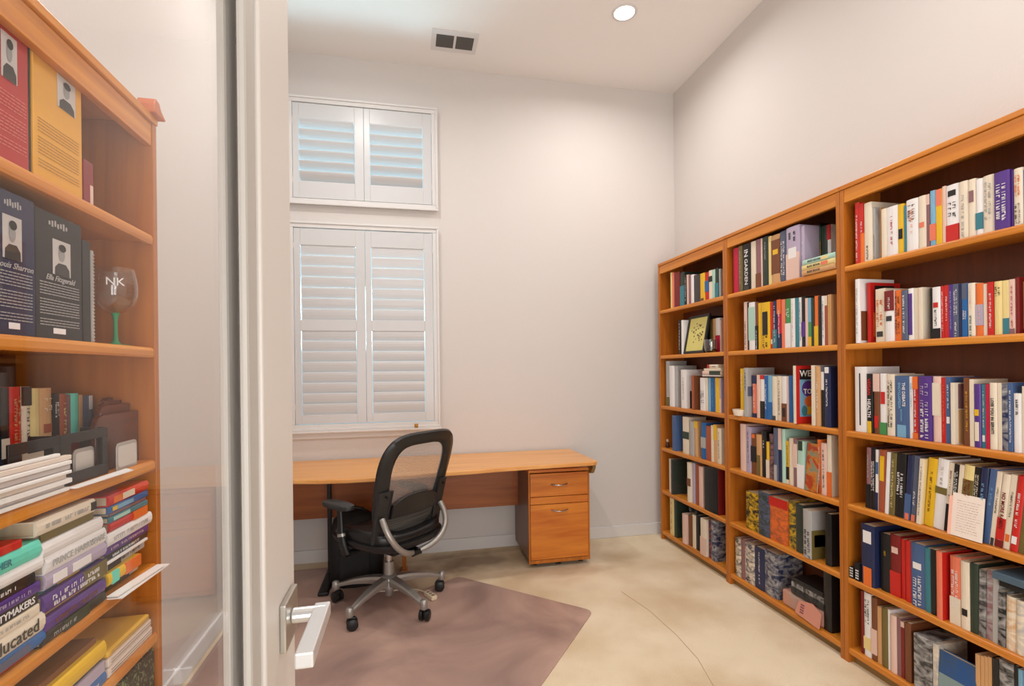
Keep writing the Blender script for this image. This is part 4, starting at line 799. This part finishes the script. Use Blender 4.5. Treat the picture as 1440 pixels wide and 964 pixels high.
def gift_box(name, label, u0, u1, vbot, X, zbase, h, colr, dep, port, badge, sig, ink):
    ya = lx(u0, vbot, X)[0]; yb = lx(u1, vbot, X)[0]
    o = thing(name, label, 'box', M=Matrix.Translation((X, yb, zbase+.0004)) @ Matrix.Rotation(pi, 4, 'Z'), group='tall boxes with portrait photos')
    w = yb-ya; MB().box(0, dep, 0, w, 0, h).build('box_body', colr, o, .0015)
    if port: portrait(o, w*port[0], w*port[1], h*port[2], h*port[3], -.0012, .03)
    m = MB()
    for i in range(16):
        z = h*(.44-.022*i); 
        if i in (5, 12): continue
        y = w*.92
        while y > w*.08:
            L = rnd.uniform(.004, .012); m.box(-.0008, -.0003, max(w*.08, y-L), y, z-.0008, z+.0008); y -= L+.002
    for i in range(7): m.box(-.0008, -.0003, w*(.70-.06*i), w*(.735-.06*i), h*.90-.002*(i % 2), h*.93+.002*(i % 3))
    m.build('lettering', ink, o)
    if sig: text_mesh('signature', sig, .0145, ink, o, Matrix(((0, 0, -1, -.001), (-1, 0, 0, w*.5), (0, 1, 0, h*.485), (0, 0, 0, 1))), .0002, shear=.4)
    if badge: MB().box(-.0012, -.0002, w*.40, w*.66, h*.045, h*.09).build('badge_label', colm('W'), o, .0006)
    return o
inkW = mat('pale_print', (170, 166, 164), .6); inkR = mat('rose_print', (214, 120, 110), .6); inkY = mat('gold_print', (178, 130, 60), .6)
XF = XL-.022
gift_box('gift_box', 'tall red box with a black and white portrait on the top shelf, left bookcase', -14, 41, 225, XF, LS[0], .275, mat('box_red', (176, 44, 40), .5), .12, (.32, .72, .52, .80), False, None, inkR)
gift_box('gift_box', 'tall yellow box with a black and white portrait on the top shelf, left bookcase', 48, 116, 270, XF, LS[0], .262, mat('box_yellow', (222, 160, 52), .5), .12, (.16, .54, .62, .86), False, None, inkY)
gift_box('gift_box', 'tall navy box with portrait and signature on the second shelf, left bookcase', -10, 50, 465, XF, LS[1], .243, mat('box_navy', (46, 50, 76), .5), .12, (.34, .78, .53, .83), True, 'Louis Sharron', inkW)
gift_box('gift_box', 'tall black box with portrait and signature on the second shelf, left bookcase', 50.6, 116, 470, XF, LS[1], .238, mat('box_black', (34, 33, 34), .5), .12, (.28, .66, .52, .80), True, 'Ella Fitzgerald', inkW)
def lb(name, label, cat, u0, u1, v, X, z, h, dep, colm_, extra=None):
    ya = lx(u0, v, X)[0]; yb = lx(u1, v, X)[0]
    o = thing(name, label, cat, M=Matrix.Translation((X, yb, z+.0004)) @ Matrix.Rotation(pi, 4, 'Z')); w = yb-ya
    MB().box(0, dep, 0, w, 0, h).build('cover', colm_, o, .001)
    if extra: extra(o, w, h)
    return o
def ex1(o, w, h): MB().box(-.0006, .0, w*.05, w*.35, .0, h*.5).build('spine_label', colm('M'), o)
lb('book', 'small dark red book right of the yellow box, top shelf of left bookcase', 'book', 118, 131.5, 280, XF-.004, LS[0], onx(XF, 124, 225)[1]-LS[0], .1, mat('deep_red', (132, 32, 34), .5), ex1)
lb('book', 'dark green book standing between the red and yellow boxes, left bookcase', 'book', 42, 46, 230, XF-.004, LS[0], .25, .1, colm('g'))
lb('book', 'plain black book right of the black portrait box, second shelf of left bookcase', 'book', 117, 128, 470, XF-.01, LS[1], .215, .11, colm('K'))
def ex2(o, w, h):
    m = MB()
    for i in range(26): m.tube([(-.001, w*.5+.0045*cos(a), h*(.03+.037*i)+.0012*sin(a)) for a in [pi*2*j/8 for j in range(8)]], .0006, 5)
    m.build('spiral_binding', mat('wire_white', (200, 198, 194), .4), o)
lb('notebook', 'thin spiral-bound notebook standing beside the wine glass in the left bookcase', 'notebook', 129.5, 133, 475, XF-.01, LS[1], .20, .11, mat('notebook_grey', (180, 174, 168), .6), ex2)
# wine glass
gx, gy = -.690, 1.362
o = thing('wine_glass', 'large wine glass with a green stem and white lettering in the left bookcase', 'wine glass', (gx, gy, LS[1]+.0005))
m = MB(); pr = [(.009, .078), (.022, .084), (.038, .100), (.046, .122), (.046, .150), (.043, .170), (.040, .185), (.0396, .1852)]
m.lathe(pr, 32); m.f = m.f[:-2]; m.m = m.m[:-2]; m.build('bowl', CUP, o, 0, True)
gg = mat('green_glitter', (46, 150, 96), .25, bump=.8, bscale=500); m = MB(); m.lathe([(.034, 0), (.034, .0015), (.012, .005), (.006, .012), (.0045, .03), (.0042, .06), (.0065, .073), (.010, .080)], 24); m.build('stem', gg, o, 0, True)
th = math.atan2(-gy, -gx); ax = Vector((cos(th), sin(th), 0)); rt = Vector((-sin(th), cos(th), 0)); cpos = ax*.0475
text_mesh('lettering', 'NK', .025, WPAPER, o, Matrix(((rt.x, 0, ax.x, cpos.x), (rt.y, 0, ax.y, cpos.y), (0, 1, 0, .148), (0, 0, 0, 1))), .0002)
# stepped dark brown panels standing for a dark stepped shape
dw_ = noisemat('dark_wood', (74, 26, 8), (104, 42, 14), (4, 4, 24), 4, .3, .7, .3, .6)
Xo = XL-.038; o = thing('stepped_panels', 'dark brown stepped panels with rounded corners on the third shelf, left bookcase', 'desk sorter', (0, 0, 0)); o.location = (Xo, 1.422, LS[2]+.0005); o.rotation_euler = (0, 0, pi)
for i, (ya, vt, dx) in enumerate(((1.248, 582, 0), (1.30, 569, .018), (1.342, 563, .036), (1.382, 558, .054))):
    X_ = Xo-dx; zt = onx(X_, 160, vt)[1]; L = 1.422-ya; h_ = zt-LS[2]
    q = [(0, 0), (L, 0), (L, h_), (0, h_)]; pl = rc(q, [0, 0, .022, 0] if i else [0, 0, .03, 0], 6)
    Mx = Matrix(((0, 0, 1, dx), (1, 0, 0, 0), (0, 1, 0, 0), (0, 0, 0, 1))); pn = MB().prism(pl, 0, .012, 0, Mx).build('panel', dw_, o, .002)
    if i == 1:
        MB().box(.024, .026, L*.40, L*.62, h_*.86, h_*.91).build('pale_plate', mat('pale_metal', (190, 170, 130), .3, metal=.6), o, .0005)
MB().box(.013, .066, .002, .035, 0, .06).build('panels_base', dw_, o)
# black desktop organiser
Xg = XL-.012; o = thing('desk_organiser', 'black metal desktop organiser with open frames and a note on the third shelf, left bookcase', 'desk organiser', (0, 0, 0))
def yz(u, v, X=Xg): return onx(X, u, v)
ye0 = yz(20, 640)[0]; ym = yz(92, 640)[0]; ye1 = yz(158, 640)[0]; zb_ = LS[2]+.0006; zt_ = zb_+.102
f_ = MB()
for (a, b) in ((ye0, ym-.001), (ym+.001, ye1)):
    f_.box(Xg-.012, Xg-.008, a, b, zt_-.020, zt_); f_.box(Xg-.012, Xg-.008, a, b, zb_, zb_+.024); f_.box(Xg-.012, Xg-.008, a, a+.030, zb_+.024, zt_-.020); f_.box(Xg-.012, Xg-.008, b-.018, b, zb_+.024, zt_-.020)
f_.build('front_frame', BLKM, o, .0008)
MB().box(Xg-.060, Xg-.0125, ye0, ye1, zb_, zb_+.003).box(Xg-.060, Xg-.0125, ye1-.003, ye1, zb_+.003, zt_).box(Xg-.060, Xg-.0125, ym-.0015, ym+.0015, zb_+.003, zt_).box(Xg-.089, Xg-.0605, ye0, ye1, zb_, zb_+.04).build('tray', BLKM, o)
n_ = tag(MB().box(Xg-.02, Xg-.019, ye0+.042, ym-.026, zb_+.006, zb_+.078).build('note_card', mat('note_cream', (226, 208, 186), .7), None), 'cream note card standing inside the left pocket of the black organiser', 'note card')
for (uu0, uu1, X_, lab) in ((103, 133, Xg-.022, 'grey metal bookend inside the right frame of the black organiser'), (164, 193, XL-.012, 'grey metal bookend standing alone right of the black organiser')):
    a = yz(uu0, 650, X_)[0]; b = yz(uu1, 650, X_)[0]; b = min(b, 1.40); e = thing('bookend', lab, 'bookend', (X_, a, LS[2]+.004 if X_ < Xg-.015 else LS[2]+.0006), group='grey metal bookends')
    Mx = Matrix(((0, 0, 1, 0), (1, 0, 0, 0), (0, 1, 0, 0), (0, 0, 0, 1))); L = b-a; hh = .062
    MB().prism(rc([(0, 0), (L, 0), (L, hh), (0, hh)], [0, 0, .014, .014]), -.002, 0, 0, Mx).build('plate', mat('bookend_grey', (176, 170, 164), .4, metal=.3), e, .0006)
    MB().prism(rc([(.006, .006), (L-.006, .006), (L-.006, hh-.008), (.006, hh-.008)], .008), .0001, .0012, 0, Mx).build('plate_inset', mat('bookend_pale', (204, 196, 188), .5), e)
# paper stack and overhanging paper
ya = onx(XL, -14, 690)[0]; yb = onx(XL, 98, 690)[0]
zc = LS[2]+.0006; Ls = []
for i in range(9):
    t_ = (.007, .006, .009, .008, .006, .010, .007, .009, .006)[i]; a = ya; b = yb-(.004, .012, .0, .01, .004, .0, .002, -.004, .022)[i]; x1 = XL+(.004, .0, .006, .002, .008, .003, .007, .003, .0)[i]
    cm_ = (WPAPER, mat('grey_paper', (196, 186, 182), .7), WPAPER, mat('cream_paper', (226, 210, 196), .7))[i % 4]
    lab = 'white mailing in the paper pile beside the black organiser, %s from the bottom' % NUM[i]
    e = thing('magazine', lab, 'magazine', (XL, a, zc), group='mail and magazines piled on the third shelf')
    MB().box(x1-XL-.009-.19 if 0 else -.0105, x1-XL-.001, 0, b-a, 0, t_).build('folded_edge', cm_, e, .0015)
    zc += t_+.0006
    if i == 8: break
c_ = tag(MB().prism([(XL-.008, onx(XL, 99.5, 680)[0]), (XL+.010, onx(XL, 101, 680)[0]), (XL+.022, onx(XL, 172, 672)[0]), (XL-.004, onx(XL, 180, 665)[0])], LS[2]+.0008, LS[2]+.003).build('paper_sheet', WPAPER, None), 'white paper sheet sticking out over the third shelf edge, left bookcase', 'paper')
# papers under right stack
for i, (dz, ang, lab) in enumerate(((.0, 8, 'lower'), (.012, 14, 'upper'))):
    m = MB(); Mx = Matrix.Translation((XL-.002, 1.212, LS[3]+.001+dz*.4)) @ Matrix.Rotation(radians(-ang*.4), 4, 'Z')
    m.box(0, .03-.008*i, .0, .19-.02*i, 0, .0025, 0, Mx); tag(m.build('paper_sheet', WPAPER, None), '%s of two white sheets poking out below the right stack of the left bookcase' % lab, 'paper', 'white sheets under the right stack')
# fifth shelf catalogues, and green patterned book below
Xc = XL-.006
for i, (t_, L, c_, lab) in enumerate(((.022, .19, mat('cat_white', (222, 206, 196), .6), 'lowest'), (.020, .185, mat('cat_white', (222, 206, 196), .6), 'middle'), (.016, .175, mat('cat_yellow', (228, 176, 50), .5), 'topmost'))):
    z0 = LS[4]+.0008+(0, .023, .044)[i]
    e = thing('catalogue', '%s of three soft catalogues piled at the right end of the left bookcase fifth shelf' % lab, 'catalogue', (Xc, 1.222, z0), group='catalogues piled on the fifth shelf')
    MB().box(-.17, .0, 0, L, 0, t_).build('cover', c_, e, .005); MB().box(-.16, .0008, .012, L-.004, t_*.35, t_*.42).box(-.16, .0008, .012, L-.004, t_*.65, t_*.70).build('page_line', mat('page_grey', (150, 130, 118), .7), e)
gp = noisemat('leaf_pattern', (22, 38, 24), (120, 140, 96), (60, 60, 40), 3, .54, .62, .5, 1.5)
ya = onx(Xc, 166, 955)[0]
e = thing('patterned_box', 'dark green leaf-patterned box standing under the fifth shelf of the left bookcase', 'box', (Xc, ya, LS[5]+.0005)); MB().box(-.18, 0, 0, 1.417-ya, 0, .245).build('box_body', gp, e, .002)
# wedge on top corner
e = thing('wood_offcut', 'small curled wooden offcut on the top corner of the left bookcase', 'wood piece', (XL+.004, YL-.030, HL+.0005))
pr_ = [(-.012, 0), (.040, .0), (.048, .004), (.022, .018), (.012, .034), (-.008, .036), (-.014, .02)]
MB().prism(pr_, -.03, .012, 0, Matrix(((0, 0, 1, 0), (1, 0, 0, 0), (0, 1, 0, 0), (0, 0, 0, 1)))).build('offcut_body', mat('offcut_wood', (196, 108, 62), .5), e, .003)
